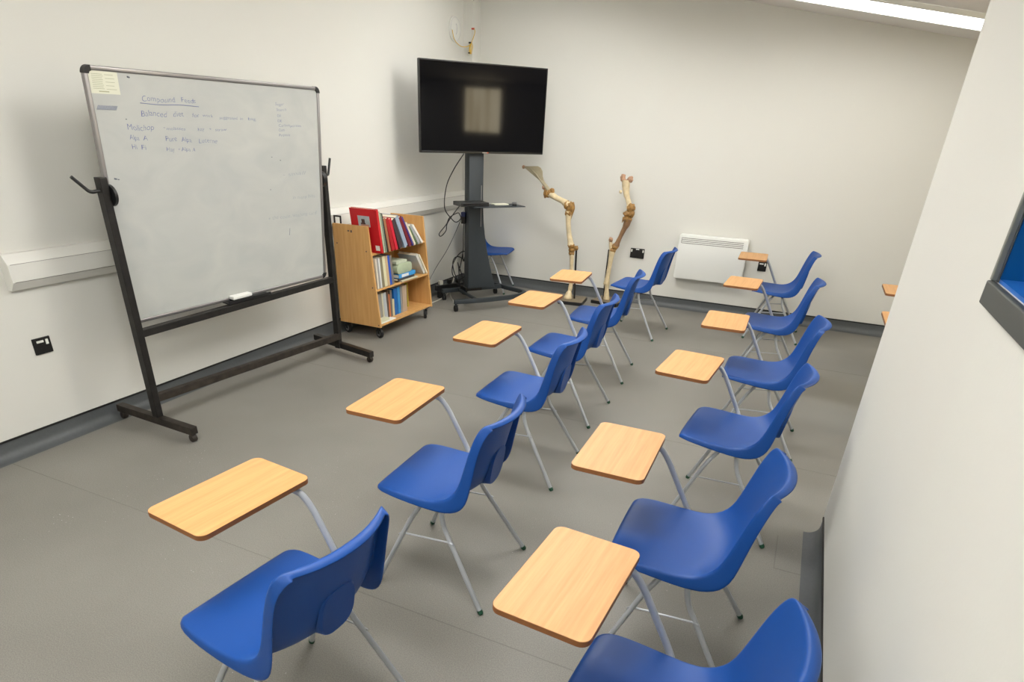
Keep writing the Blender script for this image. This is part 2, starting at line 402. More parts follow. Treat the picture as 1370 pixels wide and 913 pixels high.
def chair_shell():
    bm = bmesh.new(); rows = []
    us = [-1, -.93, -.82, -.66, -.45, -.22, 0, .22, .45, .66, .82, .93, 1]
    for (cy, cz), (ey, ez), (oy, oz), w in zip(CP, EP, OP, HW):
        row = []
        fl = .010 if ez < .76 or oz < .5 else .004
        row.append((-(w+fl), oy, oz)); row.append((-(w+fl*.75), ey*.35+oy*.65, ez*.35+oz*.65)); row.append((-(w+fl*.45), ey*.8+oy*.2, ez*.8+oz*.2))
        for u in us:
            t = abs(u)**2.2
            row.append((u*w, cy*(1-t)+ey*t, cz*(1-t)+ez*t))
        row.append(((w+fl*.45), ey*.8+oy*.2, ez*.8+oz*.2)); row.append(((w+fl*.75), ey*.35+oy*.65, ez*.35+oz*.65)); row.append(((w+fl), oy, oz))
        rows.append([bm.verts.new(p) for p in row])
    for a, b in zip(rows, rows[1:]):
        for i in range(len(a)-1):
            f = bm.faces.new([a[i], a[i+1], b[i+1], b[i]]); f.smooth = True
    bm.normal_update()
    return bm
def superell(w, h, n=28, e=2.8):
    out = []
    for i in range(n):
        a = 2*PI*i/n; c, s = math.cos(a), math.sin(a)
        out.append((w/2*math.copysign(abs(c)**(2/e), c), h/2*math.copysign(abs(s)**(2/e), s)))
    return out
def make_chair(label, tablet=True, group=None):
    t = thing('tablet_arm_chair' if tablet else 'classroom_chair', label, 'chair', group=group)
    bm = chair_shell()
    me = bpy.data.meshes.new('shell'); 
    bmesh.ops.recalc_face_normals(bm, faces=bm.faces)
    # make normals face the sitter
    cf = min(bm.faces, key=lambda f: (f.calc_center_median()-Vector((0, .1, .43))).length)
    if cf.normal.z < 0: bmesh.ops.reverse_faces(bm, faces=bm.faces)
    bm.to_mesh(me); bm.free(); me.materials.append(M['blue'])
    sh = link(bpy.data.objects.new('shell', me), t)
    sd = sh.modifiers.new('Solidify', 'SOLIDIFY'); sd.thickness = .005; sd.offset = -1
    ss = sh.modifiers.new('Subdivision', 'SUBSURF'); ss.levels = 1; ss.render_levels = 1
    # round boss moulded on the lower back
    bm = bmesh.new()
    rings = []
    for (dy, sc, dz) in ((.040, 1.10, 0), (.004, 1.04, 0), (0, 1.0, 0), (.0, .90, 0), (.001, .02, 0)):
        ring = []
        for (x, z) in superell(.118, .150):
            zz = z*sc; yy = -.181 - zz*.16 + dy
            if sc > 1.05:
                q = [(a, b) for a, b in zip(CP[7:], CP[8:]) if a[1] <= .535+zz <= b[1]][0]; f = (.535+zz-q[0][1])/(q[1][1]-q[0][1])
                yy = q[0][0]*(1-f) + q[1][0]*f - .0040 + .035*(abs(x*sc)/.2)**2.2
            ring.append(bm.verts.new((x*sc, yy, .535 + zz)))
        rings.append(ring)
    for a, b in zip(rings, rings[1:]):
        for k in range(len(a)):
            f = bm.faces.new([a[k], a[(k+1) % len(a)], b[(k+1) % len(a)], b[k]]); f.smooth = True
    bm.faces.new(rings[-1])
    obj('moulded_boss', bm, M['blue'], sh, 40)
    # under-seat frame: two cross tubes with bends, side stretchers
    bm = bmesh.new()
    tube(bm, smooth_path([(-.168, .060, .385), (-.140, .055, .409), (.140, .055, .409), (.168, .060, .385)], .03), .0095)
    tube(bm, smooth_path([(-.166, -.022, .380), (-.140, -.018, .409), (.140, -.018, .409), (.166, -.022, .380)], .03), .0095)
    for sx in (-1, 1):
        boxlh(bm, (sx*.105-.012, -.03, .412), (sx*.105+.012, .07, .424), .002)
    obj('seat_frame', bm, M['leg'], t, 40)
    for sx in (-1, 1):
        bm = bmesh.new(); tube(bm, [(sx*.190, .150, .238), (sx*.188, .14, .246), (sx*.190, -.07, .262), (sx*.192, -.085, .258)], .0035, 8); obj('stretcher', bm, M['leg'], t, 40)
        for path in ([(sx*.168, .060, .388), (sx*.176, .105, .312), (sx*.233, .238, .004)], [(sx*.166, -.022, .383), (sx*.173, -.036, .318), (sx*.231, -.225, .004)]):
            bm = bmesh.new(); sp = smooth_path(path, .055, 8); tube(bm, sp, .0095, 12); lg = obj('leg', bm, M['leg'], t, 40)
            d = (Vector(path[-1])-Vector(path[-2])).normalized(); e = Vector(path[-1])
            bm = bmesh.new(); tube(bm, [e - d*.014, e - d*.002, e + d*.0035], [.0108, .0112, .009], 12); obj('foot_cap', bm, M['green'], lg, 40)
    if tablet:
        bm = bmesh.new()
        cxm, cym = (-.119+.269)/2, (.175+.42)/2
        prism(bm, rrect(.388, .245, .026, 6, cxm, cym), 'z', .6735, .6885)
        prism(bm, rrect(.386, .243, .025, 6, cxm, cym), 'z', .6885, .6892, mi=1)
        for f in bm.faces:
            if f.calc_center_median().z > .6886 and abs(f.normal.z) > .5: f.material_index = 1
        tb = obj('writing_tablet', bm, [M['beech_edge'], M['beech']], t, 30)
        bm = bmesh.new()
        tube(bm, smooth_path([(.10, .330, .664), (.205, .235, .664), (.226, .185, .657), (.236, .150, .605), (.240, .062, .440), (.225, .036, .402), (.15, .026, .398)], .035, 7), .0105, 12)
        obj('tablet_arm', bm, M['leg'], t, 40)
        bm = bmesh.new(); boxlh(bm, (.05, .26, .667), (.15, .39, .6733), .002); obj('tablet_plate', bm, M['blackmet'], tb)
    return t
R_ = math.radians
LF, RF = 'tablet arm chairs of the left column', 'tablet arm chairs of the right column'
protoT = make_chair('blue plastic tablet arm chair nearest the camera in the left column, facing away', True, LF)
protoT.location = (-1.068, .994, 0); protoT.rotation_euler.z = R_(84.2)
protoN = make_chair('blue plastic chair without a tablet, farthest of the left column, beside the white heater', False)
protoN.location = (-1.237, 5.773, 0); protoN.rotation_euler.z = R_(85.7)
spots = [
    (-1.039, 1.879, 92.2, 'second blue tablet arm chair from the camera in the left column, all four legs showing', LF),
    (-1.126, 2.877, 91.1, 'third blue tablet arm chair from the camera in the left column', LF),
    (-1.189, 3.704, 90.6, 'fourth blue tablet arm chair from the camera in the left column', LF),
    (-1.229, 4.548, 95.6, 'fifth blue tablet arm chair of the left column, tablet before the bone stand', LF),
    (-.043, 1.099, 86.4, 'blue tablet arm chair cut off by the bottom edge, nearest of the right column', RF),
    (-.116, 1.867, 90.8, 'second blue tablet arm chair from the camera in the right column, wide seat fully showing', RF),
    (-.065, 2.883, 85.8, 'third blue tablet arm chair from the camera in the right column', RF),
    (-.012, 3.841, 91.2, 'fourth blue tablet arm chair from the camera in the right column', RF),
    (-.042, 5.035, 88.4, 'fifth blue tablet arm chair in the right column, one before the last', RF),
    (-.083, 6.323, 92.0, 'last blue tablet arm chair of the right column, closest to the back wall', RF),
    (1.05, 5.43, 90.0, 'tablet arm chair mostly hidden behind the partition, its tablet corner higher in the photo', 'chairs half hidden behind the partition'),
    (.985, 4.44, 90.0, 'tablet arm chair almost wholly hidden behind the partition, only a sliver of tablet showing', 'chairs half hidden behind the partition'),
]
for (x, y, a, lab, g) in spots:
    c = copy_tree(protoT); c.location = (x, y, 0); c.rotation_euler.z = R_(a); c['label'] = lab; c['group'] = g
c = copy_tree(protoN); c.location = (-3.185, 6.575, 0); c.rotation_euler.z = R_(-79)
c['label'] = 'blue plastic chair without tablet in the far corner, behind the screen stand'

# ------------------------------------------------------------------ whiteboard on wheeled stand
wbx, wby = -3.2, 3.0
WB = thing('mobile_whiteboard', 'large revolving whiteboard with handwriting on a black wheeled stand', 'whiteboard', (wbx, wby, 0))
def wl(x, y, z): return Vector((x-wbx, y-wby, z))
# board face frame: local axes
ay, tl_ = R_(3.07), R_(4.4)
rt = Vector((math.sin(ay), math.cos(ay), 0)); nn = Vector((math.cos(ay), -math.sin(ay), 0)); up = Vector((0, 0, 1))*math.cos(tl_) + nn*math.sin(tl_); nrm = nn*math.cos(tl_) - Vector((0, 0, 1))*math.sin(tl_)
BC = wl(-3.19, 2.995, 1.244)
BM = Matrix((( rt.x, up.x, nrm.x, BC.x), (rt.y, up.y, nrm.y, BC.y), (rt.z, up.z, nrm.z, BC.z), (0, 0, 0, 1)))   # local (right, up, out)
bw, bh = 1.545, 1.24
bm = bmesh.new(); boxlh(bm, (-bw/2+.012, -bh/2+.012, -.012), (bw/2-.012, bh/2-.012, .004), 0, BM); panel = obj('board_panel', bm, M['board'], WB)
def railp(lo, hi): 
    bm = bmesh.new(); boxlh(bm, lo, hi, .005, BM, seg=3); obj('frame_rail', bm, M['alu'], WB, 40)
fr = .02
railp((-bw/2+.03, bh/2-fr, -.016), (bw/2-.03, bh/2, .012)); railp((-bw/2+.03, -bh/2, -.016), (bw/2-.03, -bh/2+fr, .012))
railp((-bw/2, -bh/2+.03, -.016), (-bw/2+fr, bh/2-.03, .012)); railp((bw/2-fr, -bh/2+.03, -.016), (bw/2, bh/2-.03, .012))
for sx in (-1, 1):
    for sy in (-1, 1):
        bm = bmesh.new(); n = 7; outer = []; inner = []
        cx0, cy0 = sx*(bw/2-.035), sy*(bh/2-.035)
        for i in range(n+1):
            a = i/n*PI/2; outer.append((cx0+sx*.036*math.cos(a), cy0+sy*.036*math.sin(a))); inner.append((cx0+sx*.012*math.cos(a), cy0+sy*.012*math.sin(a)))
        prism(bm, outer+inner[::-1], 'z', -.017, .014, 0, BM); obj('corner_cap', bm, M['blackpl'], WB, 40)
# notice stuck in the top left corner
bm = bmesh.new(); boxlh(bm, (-bw/2+.022, bh/2-.115, .0045), (-bw/2+.165, bh/2-.022, .0052), 0, BM); nt_ = obj('notice_label', bm, M['paper'], WB)
bm = bmesh.new()
for i in range(9):
    y = bh/2-.033-i*.0075; boxlh(bm, (-bw/2+.035, y-.0022, .0053), (-bw/2+.085+.01*random.random(), y, .0056), 0, BM)
    if i % 2 == 0: boxlh(bm, (-bw/2+.10, y-.003, .0053), (-bw/2+.14+.012*random.random(), y-.001, .0056), 0, BM)
boxlh(bm, (-bw/2+.06, bh/2-.108, .0053), (-bw/2+.11, bh/2-.103, .0056), 0, BM)
obj('printed_lines', bm, M['papertxt'], nt_)
# handwriting
Lx, Ty = -bw/2, bh/2
def write2(items, m, name, zoff=.0046):
    """items: text, x0, baseline y, x1, height"""
    for (s, x0, y0, x1, h) in items:
        bm = bmesh.new()
        cu = bpy.data.curves.new('t', 'FONT'); cu.body = s; cu.size = 1; cu.shear = .1; cu.resolution_u = 3; cu.offset = -.012
        o = bpy.data.objects.new('t', cu); COL.objects.link(o); bpy.context.view_layer.update()
        me = bpy.data.meshes.new_from_object(o.evaluated_get(bpy.context.evaluated_depsgraph_get()))
        bpy.data.objects.remove(o); bpy.data.curves.remove(cu)
        tmp = bmesh.new(); tmp.from_mesh(me); bpy.data.meshes.remove(me)
        wx = max(v.co.x for v in tmp.verts)-min(v.co.x for v in tmp.verts)
        for v in tmp.verts:
            v.co.y += .07*math.sin(v.co.x*2.1+x0*40); v.co.x += .06*math.sin(v.co.y*5+v.co.x*1.6)
            v.co.x *= (x1-x0)/wx; v.co.y *= h/.72
        merge(bm, tmp, BM @ Matrix.Translation(Vector((x0, y0, zoff))))
        obj(name, bm, m, WB)
write2([('Compound', -.503, .483, -.313, .026), ('Feeds', -.275, .487, -.185, .023), ('Balanced', -.519, .416, -.372, .028), ('diet', -.337, .418, -.271, .026), ('for', -.218, .420, -.172, .020), ('work', -.151, .421, -.082, .016), ('suggested', -.041, .414, .089, .016), ('in', .105, .414, .125, .014), ('bag', .164, .412, .222, .016),
        ('Molichop', -.605, .350, -.461, .028), ('-', -.406, .358, -.396, .020), ('molasses', -.386, .354, -.272, .016), ('hay', -.193, .352, -.149, .018), ('+', -.118, .353, -.105, .016), ('straw', -.079, .353, .003, .016),
        ('Alpa', -.600, .306, -.548, .024), ('A', -.527, .306, -.503, .024), ('Pure', -.401, .301, -.333, .026), ('Alpa', -.304, .296, -.241, .024), ('Lucerne', -.196, .292, -.074, .024),
        ('Hi', -.598, .262, -.570, .024), ('Fi', -.548, .262, -.522, .024), ('Hay', -.404, .252, -.354, .022), ('+', -.335, .254, -.322, .014), ('Alpa A', -.312, .250, -.224, .020)], M['ink'], 'handwritten_word')
write2([('Sugar', .386, .500, .459, .016), ('Starch', .392, .470, .475, .015), ('Oil', .395, .438, .425, .015), ('DE', .397, .409, .432, .015), ('Carbohydrates', .401, .383, .596, .015), ('Oats', .399, .357, .450, .016), ('Protein', .401, .328, .492, .016)], M['ink'], 'handwritten_word')
write2([('- small', .403, .096, .610, .022), ('in many bills', .485, -.052, .690, .022), ('+ the code, washing card', .255, -.165, .700, .024)], M['inkfaint'], 'faded_writing')
bm = bmesh.new()
tube(bm, [BM @ Vector(p) for p in catmull([(-.51, .474, .0047), (-.40, .470, .0047), (-.28, .474, .0047), (-.166, .470, .0047)])], .0016, 5)
obj('underline', bm, M['ink'], WB); bm = bmesh.new()
tube(bm, [BM @ Vector(p) for p in catmull([(.444, -.234, .0047), (.442, -.252, .0047), (.437, -.278, .0047)])], .0018, 5)
obj('pen_stroke', bm, M['inkfaint'], WB)
bm = bmesh.new()
for i in range(14):
    x = -.738+.092*i/13; tube(bm, [BM @ Vector((x, .437, .0047)), BM @ Vector((x+.01, .455, .0047))], .0028, 5)
obj('ink_smudge', bm, M['inkfaint'], WB, 40)
for (x, y, r) in ((-.552, .585, .006), (-.713, .130, .006), (-.698, .126, .004), (-.60, .40, .003), (.30, .02, .003), (.33, .21, .003), (.40, .19, .003)):
    bm = bmesh.new(); tube(bm, [BM @ Vector((x-r, y, .0047)), BM @ Vector((x+r, y-r*.4, .0047))], r*.6, 6); obj('ink_dot', bm, M['inkdark'], WB, 40)
# pen tray
bm = bmesh.new()
boxlh(bm, (-.168, -bh/2-.004, .002), (.18, -bh/2+.003, .062), .002, BM); boxlh(bm, (-.168, -bh/2-.004, .058), (.18, -bh/2+.016, .063), .002, BM); obj('pen_tray', bm, M['blackpl'], WB)
# posts, bars
bm = bmesh.new(); boxlh(bm, wl(-3.225, 2.175, .095), wl(-3.18, 2.215, 1.385), .003); obj('upright_post', bm, M['blackmet'], WB)
bm = bmesh.new(); boxlh(bm, wl(-3.225, 3.838, .045), wl(-3.18, 3.878, 1.385), .003); obj('upright_post', bm, M['blackmet'], WB)
bm = bmesh.new(); boxlh(bm, wl(-3.222, 2.215, .570), wl(-3.182, 3.838, .612), .003); obj('cross_bar', bm, M['blackmet'], WB)
# low longitudinal bar
a = wl(-3.225, 2.215, .196); b_ = wl(-3.185, 3.85, .146)
def beam(p, q, w, h, m, name, parent, bev=.003, roll=0):
    p, q = Vector(p), Vector(q); d = (q-p); l = d.length; d.normalize()
    u = Vector((0, 0, 1)); s = d.cross(u).normalized(); u = s.cross(d)
    mt = Matrix(((d.x, s.x, u.x, (p.x+q.x)/2), (d.y, s.y, u.y, (p.y+q.y)/2), (d.z, s.z, u.z, (p.z+q.z)/2), (0, 0, 0, 1)))
    bm = bmesh.new(); box(bm, (l, w, h), mt, bev); return obj(name, bm, m, parent)
beam(a, b_, .038, .046, M['rust'], 'base_rail', WB)
FL = (wl(-3.565, 2.215, .072), wl(-2.905, 2.185, .072)); FRr = (wl(-3.505, 3.945, .066), wl(-2.84, 3.80, .066))
beam(*FL, .045, .045, M['rust'], 'foot_bar', WB); beam(*FRr, .045, .045, M['blackmet'], 'foot_bar', WB)
for (p, q) in (FL, FRr):
    for e, s in ((p, 1), (q, -1)):
        d = (q-p).normalized(); c0 = e + d*s*.022
        bm = bmesh.new(); wheel(bm, (c0.x, c0.y+.0, .024), .0235, .03, (d.y*.5+.2, 1, 0)); cs = obj('castor', bm, M['rust'], WB, 40)
        bm = bmesh.new(); cyl(bm, (c0.x, c0.y, .03), (c0.x, c0.y, .058), .010); obj('castor_stem', bm, M['blackmet'], cs, 40)
# pivot discs and clamp handles
for y, s, yi in ((2.195, -1, 2.228), (3.858, 1, 3.765)):
    bm = bmesh.new(); lo = wl(-3.20, 2.215 if s < 0 else 3.80, 1.30); hi = wl(-3.20, 2.230 if s < 0 else 3.838, 1.30)
    cyl(bm, lo, hi, .052, 24); obj('pivot_disc', bm, M['blackpl'], WB, 40)
    bm = bmesh.new()
    if s < 0: tube(bm, smooth_path([wl(-3.20, 2.175, 1.325), wl(-3.205, 2.128, 1.318), wl(-3.215, 2.060, 1.392)], .02), .0085)
    else: tube(bm, smooth_path([wl(-3.20, 3.878, 1.325), wl(-3.20, 3.912, 1.322), wl(-3.20, 3.945, 1.43)], .012), .0085)
    obj('clamp_handle', bm, M['blackpl'], WB, 40)
tr = thing('board_eraser', 'small white whiteboard eraser resting in the black tray of the whiteboard', 'eraser', (0, 0, 0))
mt = BM.copy(); mt.translation = mt.translation + Vector((wbx, wby, 0))
tr.matrix_world = mt @ Matrix.Translation(Vector((-.045, -bh/2+.003, .03)))
bm = bmesh.new(); boxlh(bm, (-.075, .012, -.02), (.075, .032, .024), .004); obj('eraser_body', bm, M['white'], tr)
bm = bmesh.new(); boxlh(bm, (-.073, .0008, -.018), (.073, .0119, .022), .001); obj('eraser_felt', bm, M['rubber'], tr)

# ------------------------------------------------------------------ cable trunking along the left wall
tk = thing('cable_trunking', 'white plastic cable trunking running along the left wall at waist height', 'trunking', (XL, 1.835, .848))
prof = [(0, 0), (.028, 0), (.054, .036), (.059, .044), (.059, .130), (.055, .138), (.030, .177), (0, .177)]
bm = bmesh.new(); prism(bm, prof, 'y', .012, 4.86); obj('trunking_body', bm, M['trunk'], tk)
bm = bmesh.new(); boxlh(bm, (.054, .012, .045), (.0608, 4.86, .129), .001); obj('cover_strip', bm, M['trunk'], tk)
bm = bmesh.new(); 
for z in (.0435, .1305): boxlh(bm, (.0585, .012, z-.0009), (.0598, 4.86, z+.0009))
obj('cover_seam', bm, M['seam'], tk)
bm = bmesh.new(); prism(bm, [(p[0]*1.05, p[1]*1.01-.001) for p in prof], 'y', 0, .012, .001); obj('end_cap', bm, M['trunk'], tk)

# ------------------------------------------------------------------ sockets
def socket(x, y, z, face, w, h, n, label, toptab=False):
    """face: 'x' (on left wall, facing +x) or 'y' (back wall, facing -y)"""
    rz = PI/2 if face == 'x' else 0
    t = thing('wall_socket', label, 'socket', (x, y, z), rz)
    # local: x right as seen, -y outward
    bm = bmesh.new(); boxlh(bm, (-w/2, -.010, -h/2), (w/2, -.0005, h/2), .003, seg=2); obj('face_plate', bm, M['socket'], t)
    bm = bmesh.new()
    for i in range(n):
        cx0 = (i-(n-1)/2)*w/n*.94
        for dx, dz, ww, hh in ((0, .008, .008, .004), (-.011, -.014, .007, .004), (.011, -.014, .007, .004)) if n == 1 else ((0, -.004, .004, .008), (-.011, -.024, .007, .004), (.011, -.024, .007, .004)):
            boxlh(bm, (cx0+dx-ww/2, -.0108, dz-hh/2), (cx0+dx+ww/2, -.0101, dz+hh/2))
    obj('pin_slots', bm, M['blackpl'], t)
    if n == 1:
        for lo, hi in (((-.028, -.0135, .018), (.008, -.0101, .030)), ((.018, -.0135, .004), (.032, -.0101, .032))):
            bm = bmesh.new(); boxlh(bm, lo, hi, .001); obj('rocker_switch', bm, M['white'], t)
    else:
        for lo, hi in (((-.068, -.0135, .012), (-.055, -.0101, .038)), ((.055, -.0135, .012), (.068, -.0101, .038)), ((-.018, -.0115, .036), (.018, -.0101, .046))):
            bm = bmesh.new(); boxlh(bm, lo, hi, .001); obj('rocker_switch', bm, M['white'], t)
    return t
socket(XL, 1.909, .540, 'x', .092, .088, 1, 'black single wall socket low on the left wall, beside the whiteboard stand')
socket(-1.577, YB, .518, 'y', .150, .100, 2, 'black double wall socket on the back wall, left of the white heater')
socket(-.312, YB, .523, 'y', .080, .095, 1, 'black socket with white switch on the back wall, right of the white heater')

# ------------------------------------------------------------------ panel heater
hx0, hx1, hz0, hz1 = -1.147, -.473, .330, .768
ht = thing('panel_heater', 'white wall mounted panel heater with slotted grille on the back wall', 'heater', ((hx0+hx1)/2, YB, hz0))
hw = hx1-hx0; hh = hz1-hz0
bm = bmesh.new(); prism(bm, rrect(hw, hh, .022, 5, 0, hh/2), 'y', -.100, -.022, .006, seg=3); obj('heater_body', bm, M['heater'], ht, 40)
bm = bmesh.new()
for sx in (-.2, .2): boxlh(bm, (sx-.02, -.024, .06), (sx+.02, -.0005, hh-.06))
obj('wall_bracket', bm, M['white'], ht)
for i in range(4):
    bm = bmesh.new(); z = hh - .034 - i*.0165; boxlh(bm, (-hw/2+.030, -.1012, z-.0022), (hw/2-.045, -.0998, z+.0022)); obj('grille_slot', bm, M['slot'], ht)
bm = bmesh.new(); boxlh(bm, (-hw/2+.026, -.1010, hh-.034-3*.0165), (-hw/2+.029, -.0999, hh-.032)); obj('grille_edge', bm, M['slot'], ht)

# ------------------------------------------------------------------ TV
TVC = Vector((-2.90, 5.82, 1.803)); ta_, tb_ = .906, -.012
TB_REAL = -.046
tn0 = Vector((math.sin(ta_), -math.cos(ta_), 0)); trt = Vector((math.cos(ta_), math.sin(ta_), 0))
TVTILT = .018
tvw, tvh = 1.272, .725
tv = thing('television', 'large black flat screen television on a tall stand in the far left corner', 'television', TVC)
tup = Vector((0, 0, 1))*math.cos(TVTILT) + tn0*math.sin(TVTILT); tnn = tn0*math.cos(TVTILT) - Vector((0, 0, 1))*math.sin(TVTILT)
TM = Matrix(((trt.x, tup.x, tnn.x, 0), (trt.y, tup.y, tnn.y, 0), (trt.z, tup.z, tnn.z, 0), (0, 0, 0, 1)))   # right, up, out
bm = bmesh.new(); boxlh(bm, (-tvw/2, -tvh/2, -.035), (tvw/2, tvh/2, -.001), .003, TM); obj('back_shell', bm, M['blackpl'], tv, 40)
bm = bmesh.new(); boxlh(bm, (-tvw/2+.2, -tvh/2+.08, -.065), (tvw/2-.2, tvh/2-.18, -.034), .01, TM); obj('electronics_hump', bm, M['blackpl'], tv, 40)
bm = bmesh.new()
for lo, hi in (((-tvw/2, -tvh/2, -.001), (-tvw/2+.010, tvh/2, .003)), ((tvw/2-.010, -tvh/2, -.001), (tvw/2, tvh/2, .003)), ((-tvw/2+.010, tvh/2-.010, -.001), (tvw/2-.010, tvh/2, .003)), ((-tvw/2+.010, -tvh/2, -.001), (tvw/2-.010, -tvh/2+.016, .003))):
    boxlh(bm, lo, hi, .001, TM)
obj('bezel', bm, M['tvbez'], tv)
bm = bmesh.new(); boxlh(bm, (-tvw/2+.010, -tvh/2+.016, -.001), (tvw/2-.010, tvh/2-.010, .001), 0, TM); obj('screen', bm, M['screen'], tv)
bm = bmesh.new(); boxlh(bm, (-.02, -tvh/2+.003, .003), (.03, -tvh/2+.012, .0036), 0, TM); obj('brand_plate', bm, M['alu'], tv)
bm = bmesh.new(); boxlh(bm, (.03, -tvh/2+.003, .003), (.045, -tvh/2+.012, .0036), 0, TM); obj('red_sticker', bm, M['red'], tv)

# ------------------------------------------------------------------ TV stand (local: t along screen, n towards viewer)
SC = TVC - tn0*.12; SC.z = 0
st = thing('television_stand', 'charcoal wheeled television stand with a flared column and small shelf', 'stand', SC)
SM = Matrix(((trt.x, tn0.x, 0, 0), (trt.y, tn0.y, 0, 0), (0, 0, 1, 0), (0, 0, 0, 1)))   # (t, n, z)
def colpoly():
    left = [(-.128, .175), (-.128, 1.58)]
    right = [(.022, 1.58), (.022, 1.1), (.026, .95), (.034, .82), (.050, .70), (.074, .56), (.108, .42), (.146, .28), (.182, .175)]
    return left + right
bm = bmesh.new(); prism(bm, colpoly(), 'y', -.045, .065, .004, SM); column = obj('column', bm, M['charcoal'], st, 30)
bm = bmesh.new(); boxlh(bm, (-.001, .0655, .78), (.005, .0665, 1.16), 0, SM); obj('column_slot', bm, M['alu'], column)
bm = bmesh.new(); boxlh(bm, (-.09, -.060, .14), (.07, -.0455, 1.9), .003, SM); obj('rear_spine', bm, M['blackmet'], st)
bm = bmesh.new(); boxlh(bm, (-.28, -.045, 1.45), (.25, .050, 1.52), .003, SM); boxlh(bm, (-.20, .030, 1.52), (-.16, .052, 2.05), .002, SM); boxlh(bm, (.13, .030, 1.52), (.17, .052, 2.05), .002, SM); obj('screen_bracket', bm, M['blackmet'], st)
bm = bmesh.new(); boxlh(bm, (-.17, .0655, .981), (.37, .30, .990), .003, SM); obj('shelf', bm, M['charcoal'], st)
for t0 in (-.06, .02):
    bm = bmesh.new(); prism(bm, [(.0655, .955), (.18, .9805), (.0655, .9805)], 'x', t0-.003, t0+.003, 0, SM); obj('shelf_bracket', bm, M['charcoal'], st)
# base: slightly bowed front bar, rear legs
fb = [(-.365, .245), (-.20, .268), (-.02, .275), (.18, .262), (.34, .235), (.45, .19), (.50, .12), (.49, .03), (.45, -.08), (.375, -.33)]
def world2(t, n_, z): return SM @ Vector((t, n_, z))
def bar2(pts, w, h, z, name):
    bm = bmesh.new(); pts = [Vector(p+(0,)) for p in pts]; pts = catmull(pts, 5); A = []; B = []
    for i, p in enumerate(pts):
        d = (pts[min(i+1, len(pts)-1)]-pts[max(i-1, 0)]).normalized(); s = Vector((-d.y, d.x, 0))
        A.append(p+s*w/2); B.append(p-s*w/2)
    prism(bm, [(a.x, a.y) for a in A]+[(b.x, b.y) for b in B[::-1]], 'z', z, z+h, .002, SM); return obj(name, bm, M['charcoal'], st, 40)
bar2(fb, .035, .042, .080, 'base_bar')
bar2([(-.30, -.23), (0, -.235), (.41, -.23)], .04, .040, .080, 'rear_bar')
bm = bmesh.new(); boxlh(bm, (-.125, -.23, .088), (-.100, .26, .112), .002, SM); obj('link_strut', bm, M['charcoal'], st)
bm = bmesh.new(); boxlh(bm, (-.10, -.21, .12), (.08, -.05, .15), .003, SM); obj('spine_foot', bm, M['blackmet'], st)
for (t0, n0) in ((-.345, .245), (.46, .15), (.375, -.32), (-.28, -.23)):
    p = SM @ Vector((t0, n0, 0))
    for s in (-1, 1):
        bm = bmesh.new(); off = tnn*0 + trt*(.009*s); wheel(bm, (p.x+off.x, p.y+off.y, .030), .030, .013, trt); cs = obj('castor', bm, M['rubber'], st, 40)
    bm = bmesh.new(); cyl(bm, (p.x, p.y, .035), (p.x, p.y, .082), .009); cyl(bm, (p.x, p.y, .052), (p.x, p.y, .064), .021); obj('castor_stem', bm, M['blackpl'], cs, 40)
# equipment on the shelf
def put(name, label, cat, t0, n0, z0, w, d, h, m, rot=0, bev=.003):
    p = SC + SM.to_3x3() @ Vector((t0, n0, z0)); e = thing(name, label, cat, p, ta_+rot); return e
pl = put('media_player', 'flat black media player box overhanging the left end of the stand shelf', 'player', -.14, .172, .9905, 0, 0, 0, None)
bm = bmesh.new(); boxlh(bm, (-.16, -.10, .001), (.13, .10, .036), .004); obj('player_case', bm, M['blackpl'], pl)
bm = bmesh.new(); boxlh(bm, (-.14, -.1012, .012), (.05, -.1002, .026)); obj('front_window', bm, M['tvbez'], pl)
rc = put('remote_control', 'small black remote control on the right end of the stand shelf', 'remote', .30, .20, .9905, 0, 0, 0, None, 1.1)
bm = bmesh.new(); boxlh(bm, (-.085, -.022, .0005), (.085, .022, .020), .006, seg=3); obj('remote_body', bm, M['blackpl'], rc, 40)
bm = bmesh.new()
for i in range(6):
    for j in (-1, 0, 1): boxlh(bm, (-.07+i*.02, j*.012-.004, .020), (-.06+i*.02, j*.012+.004, .0215), .0005)
obj('button', bm, M['greywheel'], rc)
nb = put('notepad', 'pale yellow paper pad lying on the stand shelf behind the remote', 'notepad', .17, .14, .9905, 0, 0, 0, None)
bm = bmesh.new(); boxlh(bm, (-.075, -.05, .0003), (.075, .05, .009), .001); obj('paper_block', bm, M['paper'], nb)

# ------------------------------------------------------------------ cables and clutter in the corner
def cable(name, pts, r, m, label, cat='cable', n=7, group=None, extra=None):
    bm = bmesh.new(); tube(bm, catmull(pts, n), r, 7); o = obj(name, bm, m, None, 60); tag(o, label, cat, group); return o
X = -3.2
cable('black_cable', [(-3.0, 5.60, 1.44), (-3.1, 5.585, 1.30), (X, 5.623, 1.147), (X-.02, 5.62, .957), (X, 5.716, .85), (X, 5.817, .805), (X, 5.911, .831), (X-.01, 5.90, .875), (X, 5.834, .889), (X, 5.684, .862), (X+.01, 5.601, .808), (X+.01, 5.473, .747), (X+.01, 5.46, .722), (X, 5.519, .708), (X, 5.608, .747), (X+.01, 5.618, .814), (X, 5.766, .891), (X+.04, 5.86, .985)], .0048, M['cord'], 'black cable hanging in loops left of the stand column, from the television to the player')
cable('grey_cable', [(-3.12, 5.84, .985), (-3.2, 5.98, .90), (-3.3, 6.025, .719), (-3.33, 5.86, .52), (-3.38, 5.72, .36), (-3.42, 5.60, .20), (-3.44, 5.50, .06), (-3.46, 5.38, .008)], .0035, M['cordgrey'], 'thin grey cable running down and left from the stand shelf to the book trolley')
